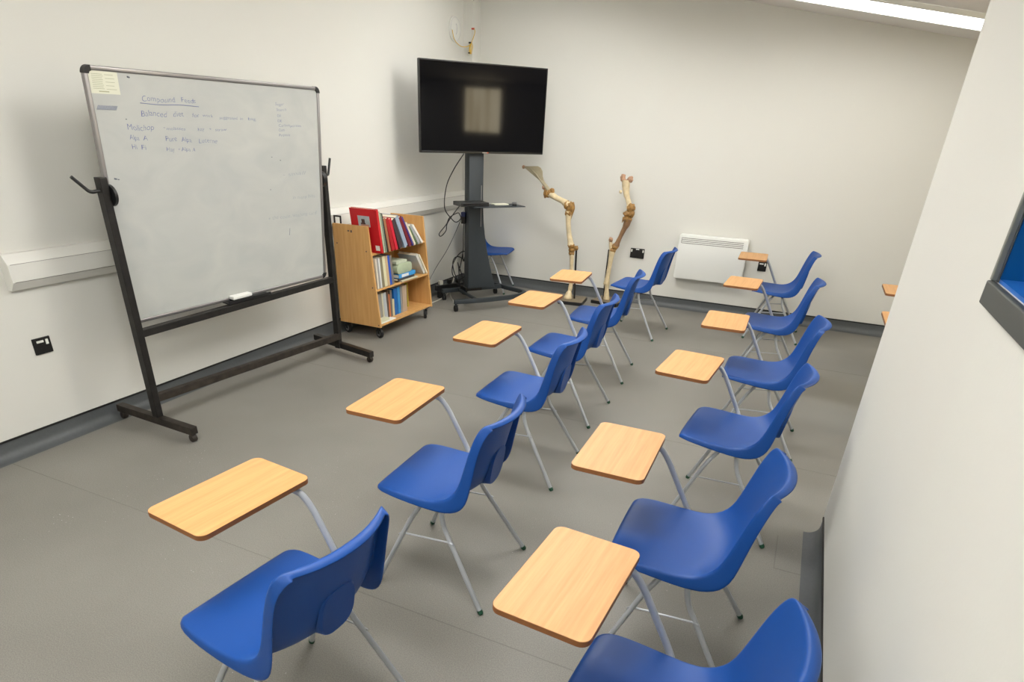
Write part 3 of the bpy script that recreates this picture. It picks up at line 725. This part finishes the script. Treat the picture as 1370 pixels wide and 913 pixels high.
cable('white_cable', [(-3.47, 6.32, .36), (-3.48, 6.30, .20), (-3.44, 6.15, .08), (-3.40, 5.98, .03), (-3.385, 5.80, .009), (-3.38, 5.62, .009), (-3.36, 5.35, .009)], .0055, M['cordwhite'], 'white cable curving along the floor from the power strip towards the book trolley')
cable('white_cable', [(-3.46, 6.10, .085), (-3.40, 6.02, .06), (-3.33, 5.93, .012), (-3.24, 5.82, .009), (-3.19, 5.74, .009)], .0055, M['cordwhite'], 'short white cable dropping from the power strip to the stand castor')
cable('black_lead', [(-3.105, 5.80, .80), (-3.12, 5.82, .66), (-3.115, 5.81, .55), (-3.14, 5.82, .44), (-3.19, 5.86, .30), (-3.24, 5.94, .17), (-3.28, 5.97, .15)], .005, M['cord'], 'black lead running down close beside the stand column')
bundle = [(-3.13, 5.83, .50)]
for k in range(26):
    a = k*.62; bundle.append((-3.20 + .045*math.sin(a*1.3), 5.885 + .085*math.cos(a), .40 + .13*math.sin(a) - .006*k))
cable('cable_bundle', bundle, .0055, M['cord'], 'tangled bundle of black cables hanging behind the foot of the column')
ps = thing('power_strip', 'black power strip standing behind the screen stand near the left wall', 'power strip', (-3.36, 6.02, .11), R_(62))
bm = bmesh.new(); boxlh(bm, (-.21, -.03, -.03), (.21, .03, .03), .006); obj('strip_body', bm, M['blackpl'], ps)
for sx in (-.16, .16):
    bm = bmesh.new(); boxlh(bm, (sx-.02, -.025, -.109), (sx+.02, .025, -.03), .003); obj('foot', bm, M['blackpl'], ps)
for i in range(3):
    bm = bmesh.new(); boxlh(bm, (-.15+i*.11-.022, -.022, .030), (-.15+i*.11+.022, .022, .075), .008); obj('plug', bm, M['blackpl'] if i else M['cordwhite'], ps)
ad = thing('power_adapter', 'small black and blue plug adapter hanging beside the column under the shelf', 'adapter', (-3.105, 5.80, .855))
bm = bmesh.new(); boxlh(bm, (-.022, -.02, -.055), (.022, .02, .045), .006); obj('adapter_body', bm, M['blackpl'], ad)
bm = bmesh.new(); boxlh(bm, (-.023, -.021, .01), (.023, .021, .056), .006); obj('adapter_top', bm, mat('navy_plastic', (34, 48, 92), .5), ad)
bm = bmesh.new(); tube(bm, [(0, 0, .05), (.01, .0, .132)], .003, 6); obj('adapter_lead', bm, M['cordwhite'], ad)

# round wall plate and yellow cable high in the corner
dp = thing('round_cover_plate', 'large round white cover plate high on the left wall by the corner', 'cover plate', (XL, 6.50, 2.515))
bm = bmesh.new(); tube(bm, [(.0005, 0, 0), (.012, 0, 0), (.020, 0, 0)], [.108, .108, .096], 36); obj('plate_disc', bm, M['white'], dp, 40)
bm = bmesh.new(); tube(bm, catmull([(.0215, .008, .045), (.0215, .022, .02), (.0215, .022, -.02), (.0215, .008, -.045)]), .003, 6); obj('moulded_mark', bm, M['clear'], dp)
bm = bmesh.new(); tube(bm, [(.0205, .098*math.cos(i/24*2*PI), .098*math.sin(i/24*2*PI)) for i in range(25)], .0016, 6, cap=False); obj('rim_line', bm, M['clear'], dp)
yc = thing('yellow_cable', 'yellow cable looped and tied in the top corner above the television', 'cable', (-3.47, 6.67, 2.40))
D = lambda pts: [(p[0]+3.47, p[1]-6.67, p[2]-2.40) for p in pts]
bm = bmesh.new(); tube(bm, catmull(D([(-3.575, 6.42, 2.50), (-3.56, 6.44, 2.42), (-3.54, 6.52, 2.375), (-3.52, 6.60, 2.375), (-3.50, 6.66, 2.40), (-3.48, 6.67, 2.44), (-3.455, 6.67, 2.50), (-3.46, 6.67, 2.53), (-3.485, 6.675, 2.535)]), 6), .0035, 7); obj('cable_run', bm, M['yellow'], yc, 60)
bm = bmesh.new()
for k, (w, dx) in enumerate(((.016, 0), (.022, .006), (.030, .014))):
    tube(bm, catmull(D([(-3.50+dx, 6.66, 2.415), (-3.50+dx-w*.5, 6.655, 2.37), (-3.505+dx, 6.65, 2.325), (-3.495+dx, 6.65, 2.325), (-3.50+dx+w*.6, 6.655, 2.38), (-3.50+dx, 6.66, 2.418)]), 5), .0032, 6)
obj('coiled_loop', bm, M['yellow'], yc, 60)
bm = bmesh.new(); boxlh(bm, (-.042, -.025, .008), (-.020, .0, .022), .002); boxlh(bm, (-.045, -.03, -.078), (-.022, -.008, -.068), .002); obj('cable_tie', bm, M['cord'], yc)
bm = bmesh.new(); boxlh(bm, (-.022, -.005, .128), (.008, .012, .142), .002); obj('red_connector', bm, M['red'], yc)

# ------------------------------------------------------------------ book trolley
TX0, TX1, TY0, TY1 = -3.534, -3.11, 4.315, 5.175
tr_ = thing('book_trolley', 'beech veneer book trolley on castors against the left wall', 'trolley', (-3.33, 4.74, 0))
O = Vector((-3.33, 4.74, 0))
def ol(x, y, z): return (x-O.x, y-O.y, z)
side = [(TX0-O.x, .105), (TX1-O.x, .105), (TX1-.075-O.x, .925), (TX0-O.x, .925)]
for (a, b_) in ((TY0, TY0+.019), (TY1-.019, TY1)):
    bm = bmesh.new(); prism(bm, side, 'y', a-O.y, b_-O.y, .003); sp = obj('side_panel', bm, M['ply'], tr_)
    if a == TY0:
        for (x, z) in ((-3.50, .77), (-3.21, .73), (-3.17, .44), (-3.13, .125)):
            bm = bmesh.new(); cyl(bm, ol(x, TY0-.0012, z), ol(x, TY0+.001, z), .006, 10); obj('screw_head', bm, M['slot'], sp)
        bm = bmesh.new(); boxlh(bm, ol(-3.385, TY0-.0006, .872), ol(-3.365, TY0+.0002, .882)); boxlh(bm, ol(-3.355, TY0-.0006, .866), ol(-3.34, TY0+.0002, .884)); obj('old_label_mark', bm, M['slot'], sp)
for (z, xf) in ((.112, TX1-.004), (.405, TX1-.032), (.695, TX1-.060)):
    bm = bmesh.new(); boxlh(bm, ol(TX0+.02, TY0+.0192, z), ol(xf, TY1-.0192, z+.016), .002); obj('shelf', bm, M['ply'], tr_)
bm = bmesh.new(); boxlh(bm, ol(TX0+.005, TY0+.0192, .112), ol(TX0+.0185, TY1-.0192, .80), .002); obj('back_panel', bm, M['ply'], tr_)
for (x, y) in ((-3.49, 4.36), (-3.155, 4.36), (-3.49, 5.12), (-3.15, 5.11)):
    bm = bmesh.new(); ax = Vector((.35, 1, 0)).normalized() if y < 4.7 or x < -3.3 else Vector((1, .5, 0)).normalized(); wheel(bm, ol(x, y, .044), .044, .024, ax); w_ = obj('castor', bm, M['rubber'], tr_, 40)
    bm = bmesh.new(); c_ = Vector(ol(x, y, .044)); cyl(bm, c_-ax*.0135, c_+ax*.0135, .027, 20); obj('wheel_hub', bm, M['chrome'], w_, 40)
    bm = bmesh.new(); boxlh(bm, ol(x-.03, y-.025, .100), ol(x+.03, y+.025, .1045), .001)
    for s in (-1, 1): box(bm, (.003, .030, .062), Matrix.Translation(c_ + ax*s*.0165 + Vector((0, 0, .026))) @ Matrix.Rotation(math.atan2(ax.y, ax.x), 4, 'Z'), 0)
    obj('castor_fork', bm, M['blackpl'], w_)
# the books
def book(label, y0, thick, h, depth, lean, color, x_front=-3.16, z0=.7115, pages=(222, 214, 192), group=None, rz=0, extra=None):
    """upright book, spine to the room (+x); y0 = bottom y of the near side; lean (deg): tops toward -y"""
    t = lean*PI/180
    c = bpy.data.materials.get('cover_%d_%d_%d' % color) or mat('cover_%d_%d_%d' % color, color, .45, spec=.4, var=.03, scale=30)
    p = bpy.data.materials.get('pages_%d_%d_%d' % pages) or mat('pages_%d_%d_%d' % pages, pages, .8, var=.04, scale=200)
    bm = bmesh.new()
    ct = min(.003, thick*.2)
    boxlh(bm, (-depth, 0, 0), (0, ct, h)); boxlh(bm, (-depth, thick-ct, 0), (0, thick, h)); boxlh(bm, (-ct, ct, 0), (0, thick-ct, h))
    boxlh(bm, (-depth+.004, ct, .003), (-ct, thick-ct, h-.004), mi=1)
    o = obj('book', bm, [c, p]); 
    o.location = (x_front, y0, z0 + (thick*math.sin(t) if lean < 0 else 0)); o.rotation_euler = (t, 0, rz)
    tag(o, label, 'book', group)
    return o
TOPG, MIDG, LOWG = 'books on the top shelf of the trolley', 'books on the middle shelf of the trolley', 'books on the bottom shelf of the trolley'
z1 = .7116
red = book('large red book with a cover picture, at the near end of the trolley top shelf', 4.392, .026, .345, .262, 8.2, (196, 26, 34), -3.112, z1, group=TOPG)
bm = bmesh.new(); boxlh(bm, (-.19, -.0006, .205), (-.075, .0, .290)); ph = obj('cover_picture', bm, mat('cover_photo', (176, 184, 186), .5, var=.2, scale=12), red)
bm = bmesh.new(); boxlh(bm, (-.165, -.001, .205), (-.12, -.0007, .235)); box(bm, (.032, .0004, .03), T((-.140, -.0009, .250)), 0); obj('picture_figure', bm, mat('figure_brown', (70, 48, 44), .6, var=.4, scale=60), ph)
bm = bmesh.new(); boxlh(bm, (-.165, -.0012, .205), (-.085, -.0010, .225)); obj('picture_skin', bm, mat('figure_tan', (196, 150, 128), .6), ph)
bm = bmesh.new(); boxlh(bm, (-.052, -.0008, .022), (-.012, -.0002, .062)); obj('white_label', bm, M['white'], red)
specs = [  # label, thick, h, depth, lean, colour
    ('thin pale green book just right of the large red one on the top shelf', .018, .328, .22, 9.5, (176, 186, 158)),
    ('thin grey green book beside the pale green one on the top shelf', .018, .312, .22, 10.5, (124, 134, 116)),
    ('thin black book among the left books of the top shelf', .011, .315, .22, 11.5, (22, 22, 24)),
    ('brown and cream book between the black and the red books on the top shelf', .030, .272, .21, 13, (156, 104, 70)),
    ('thick dark red book in the middle of the top shelf', .042, .272, .21, 16, (166, 24, 30)),
    ('bright crimson book with pink page edges on the top shelf', .034, .268, .21, 18.5, (200, 30, 52)),
    ('dark photographic covered book on the top shelf left of the pale blue one', .050, .262, .21, 23, (62, 50, 54)),
    ('pale blue grey book in the middle of the top shelf', .046, .290, .21, 28, (150, 164, 182)),
    ('maroon book right of the pale blue grey one on the top shelf', .036, .290, .21, 31, (112, 24, 38)),
    ('thin violet and blue book right of the maroon one on the top shelf', .016, .296, .21, 33, (72, 58, 138)),
    ('cream book leaning behind the violet one on the top shelf', .022, .240, .20, 35, (218, 208, 184)),
    ('thin green book leaning near the right end of the top shelf', .014, .200, .19, 37, (92, 116, 72)),
    ('grey book leaning near the right end of the top shelf', .030, .215, .20, 39, (158, 160, 162)),
    ('white book lying most slanted at the right end of the top shelf', .022, .225, .20, 43, (226, 222, 212)),
]
py, pt, ph_, pa = 4.392, .026, .345, 8.2*PI/180
for (lab, th, h, dp_, ln, colr) in specs:
    a = ln*PI/180
    yc_, zc_ = py + pt*math.cos(pa) - ph_*math.sin(pa), pt*math.sin(pa) + ph_*math.cos(pa)
    if h*math.cos(a) < zc_:      # the shorter book: its own top corner touches the neighbour's face
        f_ = h*math.cos(a); y_face = py + pt/math.cos(pa) - f_*math.tan(pa); y0 = max(py + pt/math.cos(pa), y_face + h*math.sin(a))
    else: y0 = max(py + pt/math.cos(pa), yc_ + zc_*math.tan(a))
    y0 += .001
    book(lab, y0, th, h, dp_, ln, colr, -3.112, z1, group=TOPG)
    py, pt, ph_, pa = y0, th, h, a
print('LASTBOOK', py + pt/math.cos(pa))
z2 = .4216
for (lab, y0, th, h, dp_, ln, colr) in [
    ('cream book against the near side on the middle shelf', 4.345, .020, .250, .2, 4.5, (214, 204, 186)),
    ('grey book with dark spots second from the left on the middle shelf', 4.367, .022, .248, .2, 4.8, (150, 148, 144)),
    ('white book with a dark edge third from the left on the middle shelf', 4.391, .020, .250, .2, 5.2, (214, 216, 214)),
    ('olive brown book on the middle shelf left of the cream manual', 4.413, .034, .255, .2, 5.6, (132, 124, 96)),
    ('thick cream manual in the left half of the middle shelf', 4.450, .040, .255, .2, 5.9, (216, 210, 176)),
    ('tan and white book left of the blue one on the middle shelf', 4.493, .034, .252, .2, 6.2, (196, 168, 130)),
    ('bright blue book on the middle shelf', 4.530, .028, .250, .2, 6.6, (40, 84, 190)),
    ('grey brown book right of the bright blue one on the middle shelf', 4.561, .030, .246, .2, 7.0, (128, 120, 110)),
]: book(lab, y0+.018, th, h, dp_, ln, colr, -3.15, z2, group=MIDG)
# flat pile
def flat(label, yc, w, d, z, h, color, xf, pages=(226, 220, 204), group=MIDG, rz=0, name='book'):
    c = mat('cover_%d_%d_%d_f' % color, color, .5, var=.03, scale=30); p = bpy.data.materials.get('pages_%d_%d_%d' % pages) or mat('pages_%d_%d_%d' % pages, pages, .8)
    bm = bmesh.new(); ct = .003
    boxlh(bm, (-d, -w/2, 0), (0, w/2, ct)); boxlh(bm, (-d, -w/2, h-ct), (0, w/2, h)); boxlh(bm, (-ct, -w/2, ct), (0, w/2, h-ct)); boxlh(bm, (-d+.003, -w/2+.003, ct), (-ct, w/2-.003, h-ct), mi=1)
    o = obj(name, bm, [c, p]); o.location = (xf, yc, z); o.rotation_euler = (0, 0, rz); return tag(o, label, 'book', group)
flat('thin cream booklet lying at the bottom of the pile on the middle shelf', 4.83, .26, .18, z2, .010, (206, 198, 170), -3.13)
flat('dark flat book lying in the pile on the middle shelf', 4.80, .27, .19, z2+.0105, .022, (58, 58, 62), -3.15)
bk = flat('white and sky blue book lying in the pile on the middle shelf', 4.81, .27, .19, z2+.033, .032, (60, 150, 214), -3.145)
bm = bmesh.new(); boxlh(bm, (.0001, -.09, .004), (.0008, .02, .028)); obj('spine_label', bm, M['white'], bk)
gf = thing('document_bundle', 'pale green rolled document bundle on top of the pile on the middle shelf', 'folder', (-3.15, 4.78, z2+.0655), group=MIDG)
bm = bmesh.new(); prism(bm, rrect(.235, .085, .036, 6, 0, .043), 'x', -.18, 0, .002); obj('rolled_sheets', bm, mat('sage_card', (166, 178, 150), .7, var=.06, scale=20), gf, 40)
bm = bmesh.new(); prism(bm, rrect(.17, .026, .010, 4, -.03, .099), 'x', -.17, -.01, .002); obj('top_folder', bm, mat('sage_card_light', (184, 192, 170), .7, var=.06, scale=20), gf, 40)
book('wide white ring binder leaning over the pile on the middle shelf', 5.098, .030, .225, .20, 35, (198, 198, 190), -3.15, z2, group=MIDG)
book('white and yellow folder leaning at the right end of the middle shelf', 5.1365, .014, .226, .20, 35, (230, 222, 196), -3.14, z2, group=MIDG)
z3 = .1286
for (lab, y0, th, h, dp_, ln, colr) in [
    ('translucent grey folder at the left end of the bottom shelf', 4.350, .050, .235, .2, 3, (146, 142, 134)),
    ('thin cream book second from the left on the bottom shelf', 4.412, .016, .235, .2, 4, (212, 206, 180)),
    ('wide grey white book on the bottom shelf left of the orange one', 4.434, .046, .232, .2, 5, (176, 180, 182)),
    ('brown book behind the orange spine on the bottom shelf', 4.486, .020, .236, .2, 3, (108, 84, 70)),
    ('thin orange spined book on the bottom shelf', 4.508, .016, .205, .2, 2.5, (206, 120, 72)),
    ('grey brown book right of the orange one on the bottom shelf', 4.528, .026, .236, .2, 1.5, (120, 112, 104)),
    ('small cream book in the middle of the bottom shelf', 4.556, .030, .150, .2, 1.5, (212, 202, 160)),
    ('dark blue book in the middle of the bottom shelf', 4.590, .050, .240, .2, 3, (24, 96, 166)),
    ('sky blue book right of the dark blue one on the bottom shelf', 4.645, .040, .240, .2, 2.5, (58, 138, 196)),
    ('slim grey book right of the blue ones on the bottom shelf', 4.690, .022, .238, .2, 1, (150, 150, 148)),
    ('wide beige book on the right part of the bottom shelf', 4.716, .072, .236, .2, 0, (178, 158, 136)),
]: book(lab, y0+.06, th, h, dp_, ln, colr, -3.185, z3, group=LOWG)
book('dark maroon book set back near the right end of the bottom shelf', 4.925, .026, .225, .15, 3, (74, 38, 34), -3.27, z3, group=LOWG)
book('thin yellow book at the right end of the books on the bottom shelf', 4.965, .010, .225, .15, 2, (204, 190, 72), -3.25, z3, group=LOWG)
flat('white booklet lying on the front edge of the bottom shelf', 4.46, .22, .09, z3, .006, (224, 226, 222), -3.125, group=LOWG)
flat('small cream booklet lying on the white one on the bottom shelf', 4.42, .13, .075, z3+.0065, .022, (206, 206, 176), -3.135, group=LOWG)
bm = bmesh.new()
boxlh(bm, ol(-3.532, TY0+.0195, .84), ol(-3.519, TY0+.027, .985), .001); boxlh(bm, ol(-3.470, TY0+.0195, .84), ol(-3.457, TY0+.027, .985), .001); boxlh(bm, ol(-3.519, TY0+.0195, .972), ol(-3.470, TY0+.027, .985), .001)
obj('push_handle', bm, M['blackmet'], tr_)

# ------------------------------------------------------------------ horse leg skeletons
def lump(bm, c, r, sc=(1, 1, 1), seed=0, amp=.18):
    tmp = bmesh.new(); bmesh.ops.create_icosphere(tmp, subdivisions=3, radius=r)
    rnd = random.Random(seed); ph = [rnd.uniform(0, 6) for _ in range(6)]
    for v in tmp.verts:
        n = v.co.normalized(); k = 1 + amp*(math.sin(n.x*5+ph[0])*math.sin(n.y*4+ph[1]) + .6*math.sin(n.z*7+ph[2])*math.sin(n.x*6+ph[3]))
        v.co *= k; v.co.x *= sc[0]; v.co.y *= sc[1]; v.co.z *= sc[2]
    for f in tmp.faces: f.smooth = True
    merge(bm, tmp, Matrix.Translation(Vector(c)))
def bonetube(pts, name, m, parent, flat=1, lumps=()):
    bm = bmesh.new(); P = catmull([p[:3] for p in pts], 6); R = []
    n = len(pts)-1
    for i in range(len(P)):
        t = i/(len(P)-1)*n; k = min(int(t), n-1); f = t-k; f = f*f*(3-2*f); R.append(pts[k][3]*(1-f)+pts[k+1][3]*f)
    tube(bm, P, R, 14)
    for (c, r, sc, sd) in lumps: lump(bm, c, r, sc, sd)
    return obj(name, bm, m, parent, 70)
def plate_poly(bm, poly, y0, y1, bev, mtx=None): prism(bm, poly, 'y', y0, y1, bev, mtx, seg=3)
AX, AY = -2.13, 6.50
fl = thing('horse_foreleg_skeleton', 'mounted horse front leg skeleton topped by a flat shoulder blade, left of the pair', 'skeleton', (AX, AY, 0))
A = lambda x, z, dy=0: (x-AX, dy, z)
def stand_base(parent, w, d, rz, cx=0, cy=0):
    bm = bmesh.new(); box(bm, (w, d, .034), T((cx, cy, .0175), (0, 0, rz)), .003); o = obj('display_base', bm, M['blackpl'], parent)
    bm = bmesh.new(); box(bm, (w-.012, d-.012, .003), T((cx, cy, .036), (0, 0, rz)), 0); obj('base_top', bm, M['standwood'], o)
stand_base(fl, .26, .30, .12, 0, 0)
bm = bmesh.new(); cyl(bm, A(-2.118, .036, .01), A(-2.142, .545, .01), .0095); obj('support_rod', bm, M['blackmet'], fl, 40)
# shoulder blade: thin curved plate, ridge (spine) and neck
poly = [(-2.790, 1.314), (-2.760, 1.320), (-2.700, 1.322), (-2.624, 1.327), (-2.592, 1.312), (-2.572, 1.283), (-2.566, 1.235), (-2.552, 1.200), (-2.530, 1.170), (-2.498, 1.138), (-2.480, 1.126), (-2.488, 1.104), (-2.503, 1.100), (-2.527, 1.125), (-2.562, 1.155), (-2.588, 1.187), (-2.625, 1.212), (-2.664, 1.236), (-2.712, 1.266), (-2.760, 1.298), (-2.786, 1.300)]
bm = bmesh.new(); prism(bm, [(x-AX, z) for x, z in poly], 'y', -.009, .009, .005, seg=3); 
tube(bm, [A(-2.70, 1.30, -.010), A(-2.63, 1.25, -.024), A(-2.57, 1.185, -.022), A(-2.53, 1.14, -.010)], [.003, .008, .008, .005], 8)
tube(bm, [A(-2.57, 1.19), A(-2.52, 1.135), A(-2.492, 1.105)], [.016, .022, .026], 12)
sb = obj('shoulder_blade', bm, M['bonegrey'], fl, 60)
bm = bmesh.new(); lump(bm, A(-2.783, 1.310), .017, seed=3); lump(bm, A(-2.545, 1.132), .019, (1, 1, 1.2), seed=4); obj('cartilage_tip', bm, M['bonepink'], sb, 70)
bonetube([A(-2.500, 1.085)+(.034,), A(-2.455, 1.065)+(.033,), A(-2.40, 1.040)+(.027,), A(-2.34, 1.018)+(.027,), A(-2.295, .995)+(.036,), A(-2.265, .975)+(.040,)], 'upper_arm_bone', M['bone'], fl)
bm = bmesh.new(); lump(bm, A(-2.508, 1.074), .043, (.85, 1, 1), seed=1); lump(bm, A(-2.455, 1.100), .028, seed=2); lump(bm, A(-2.480, 1.085), .036, seed=8)
obj('shoulder_joint', bm, M['bonedark'], fl, 70)
bm = bmesh.new(); lump(bm, A(-2.272, .978), .043, (.9, 1, 1), seed=5); lump(bm, A(-2.238, .958), .040, (.8, 1, 1.4), seed=6); lump(bm, A(-2.255, .905), .036, (1.0, 1, 1), seed=7)
obj('elbow_joint', bm, M['bonedark'], fl, 70)
bonetube([A(-2.256, .925)+(.036,), A(-2.254, .880)+(.031,), A(-2.250, .800)+(.025,), A(-2.232, .70)+(.025,), A(-2.215, .635)+(.029,), A(-2.203, .590)+(.036,)], 'forearm_bone', M['bone'], fl)
bonetube([A(-2.225, 1.01, .01)+(.016,), A(-2.218, .95, .012)+(.022,), A(-2.236, .86, .012)+(.013,), A(-2.245, .80, .01)+(.006,)], 'elbow_point', M['bonedark'], fl)
bm = bmesh.new(); lump(bm, A(-2.200, .585), .037, (1, 1, .8), seed=9); lump(bm, A(-2.190, .545), .036, (1, 1, .75), seed=10); lump(bm, A(-2.188, .508), .033, (1, 1, .7), seed=11); lump(bm, A(-2.142, .567), .024, (1.1, .8, 1), seed=12)
obj('knee_joint', bm, M['bonedark'], fl, 70)
bonetube([A(-2.187, .510)+(.028,), A(-2.182, .46)+(.022,), A(-2.176, .38)+(.020,), A(-2.170, .29)+(.022,), A(-2.166, .24)+(.029,)], 'cannon_bone', M['bone'], fl)
bonetube([A(-2.166, .235)+(.030,), A(-2.166, .19)+(.021,), A(-2.169, .15)+(.024,), A(-2.172, .12)+(.022,)], 'pastern_bone', M['bone'], fl)
bonetube([A(-2.170, .125, -.01)+(.018,), A(-2.175, .085, -.02)+(.034,), A(-2.178, .045, -.03)+(.044,), A(-2.178, .040, -.03)+(.040,)], 'hoof_bone', M['bone'], fl)

BX, BY = -1.80, 6.65
hl = thing('horse_hind_leg_skeleton', 'mounted horse hind leg skeleton with a forked thigh bone on top, right of the pair', 'skeleton', (BX, BY, 0))
B = lambda x, z, dy=0: (x-BX, dy, z)
stand_base(hl, .30, .27, -.15, .02, .03)
bm = bmesh.new(); cyl(bm, B(-1.836, .036, .01), B(-1.836, .20, .01), .0095); cyl(bm, B(-1.836, .20, .01), B(-1.832, .56, .012), .0095); obj('support_rod', bm, M['blackmet'], hl, 40)
bonetube([B(-1.728, 1.240)+(.040,), B(-1.726, 1.190)+(.039,), B(-1.712, 1.12)+(.031,), B(-1.690, 1.065)+(.024,), B(-1.672, 1.02)+(.026,), B(-1.662, .98)+(.036,)], 'thigh_bone', M['bone'], hl, lumps=[(B(-1.772, 1.130), .016, (1, 1, 1), 31)])
bm = bmesh.new(); tube(bm, [B(-1.735, 1.21), B(-1.760, 1.245), B(-1.770, 1.262)], [.022, .024, .020], 12); lump(bm, B(-1.768, 1.262), .028, (.9, 1, 1.2), seed=21); tube(bm, [B(-1.72, 1.225), B(-1.695, 1.248)], [.022, .020], 12); lump(bm, B(-1.688, 1.250), .029, seed=22)
obj('thigh_bone_head', bm, M['bonepink'], hl, 70)
bm = bmesh.new(); lump(bm, B(-1.650, .985), .045, (1, 1, 1), seed=23); lump(bm, B(-1.675, .930), .042, (1.1, 1, .8), seed=24); lump(bm, B(-1.640, .935), .036, (1, 1, 1.1), seed=25); lump(bm, B(-1.672, .875), .042, (1.15, 1, .75), seed=26)
tube(bm, [B(-1.715, .895), B(-1.722, .84)], [.008, .004], 8)
obj('stifle_joint', bm, M['bonedark'], hl, 70)
bonetube([B(-1.668, .880)+(.042,), B(-1.672, .835)+(.036,), B(-1.695, .775)+(.025,), B(-1.724, .70)+(.021,), B(-1.742, .65)+(.024,), B(-1.755, .61)+(.032,)], 'shin_bone', M['bonebrown'], hl)
bm = bmesh.new(); lump(bm, B(-1.765, .598), .036, seed=27); lump(bm, B(-1.785, .560), .034, (1, 1, .8), seed=28); obj('hock_joint', bm, M['bonedark'], hl, 70)
bonetube([B(-1.795, .540)+(.022,), B(-1.812, .59)+(.019,), B(-1.820, .64)+(.018,)], 'heel_bone', M['bone'], hl)
bm = bmesh.new(); lump(bm, B(-1.822, .662), .022, (1, 1, 1.15), seed=29); obj('heel_tip', bm, M['bonepink'], hl, 70)
bonetube([B(-1.790, .550)+(.034,), B(-1.797, .49)+(.027,), B(-1.804, .39)+(.022,), B(-1.811, .29)+(.024,), B(-1.815, .225)+(.031,)], 'cannon_bone', M['bone'], hl, lumps=[(B(-1.818, .215), .032, (1, 1, .8), 30)])
bonetube([B(-1.812, .205)+(.026,), B(-1.806, .15)+(.021,), B(-1.803, .10)+(.028,), B(-1.80, .05)+(.034,), B(-1.80, .040)+(.030,)], 'hoof_bone', M['bone'], hl)

# ------------------------------------------------------------------ camera
f_px, pitch, roll, H, ppx, ppy, yA = (833.98169, 0.479753, -0.037599, 1.670286, 672.465417, 604.075104, 0.41956)
cam = bpy.data.cameras.new('camera'); co = bpy.data.objects.new('camera', cam); COL.objects.link(co)
cam.sensor_fit = 'HORIZONTAL'; cam.sensor_width = 36; cam.lens = 36*f_px/1370
cam.shift_x = (685-ppx)/1370; cam.shift_y = (ppy-456.5)/1370
cam.clip_start = .02; cam.clip_end = 60
Rm = Matrix([[0.905555, 0.422916, 0.033347], [0.222218, -0.405918, -0.886482], [-0.361372, 0.810168, -0.46156]])     # rows: image right, image down, forward (room coordinates)
r, d, fw = Rm[0], Rm[1], Rm[2]
co.matrix_world = Matrix(((r[0], -d[0], -fw[0], 0), (r[1], -d[1], -fw[1], 0), (r[2], -d[2], -fw[2], H), (0, 0, 0, 1)))
scene.camera = co

# ------------------------------------------------------------------ world and view
w = bpy.data.worlds.new('sky'); scene.world = w; w.use_nodes = True
bg = w.node_tree.nodes['Background']; sk = w.node_tree.nodes.new('ShaderNodeTexSky'); 
try: sk.sky_type = 'HOSEK_WILKIE'
except Exception: pass
w.node_tree.links.new(sk.outputs[0], bg.inputs['Color']); bg.inputs['Strength'].default_value = .4
vs = scene.view_settings
vs.view_transform = 'Standard'; vs.look = 'None'; vs.gamma = 1; vs.exposure = 1.03
vs.use_curve_mapping = False
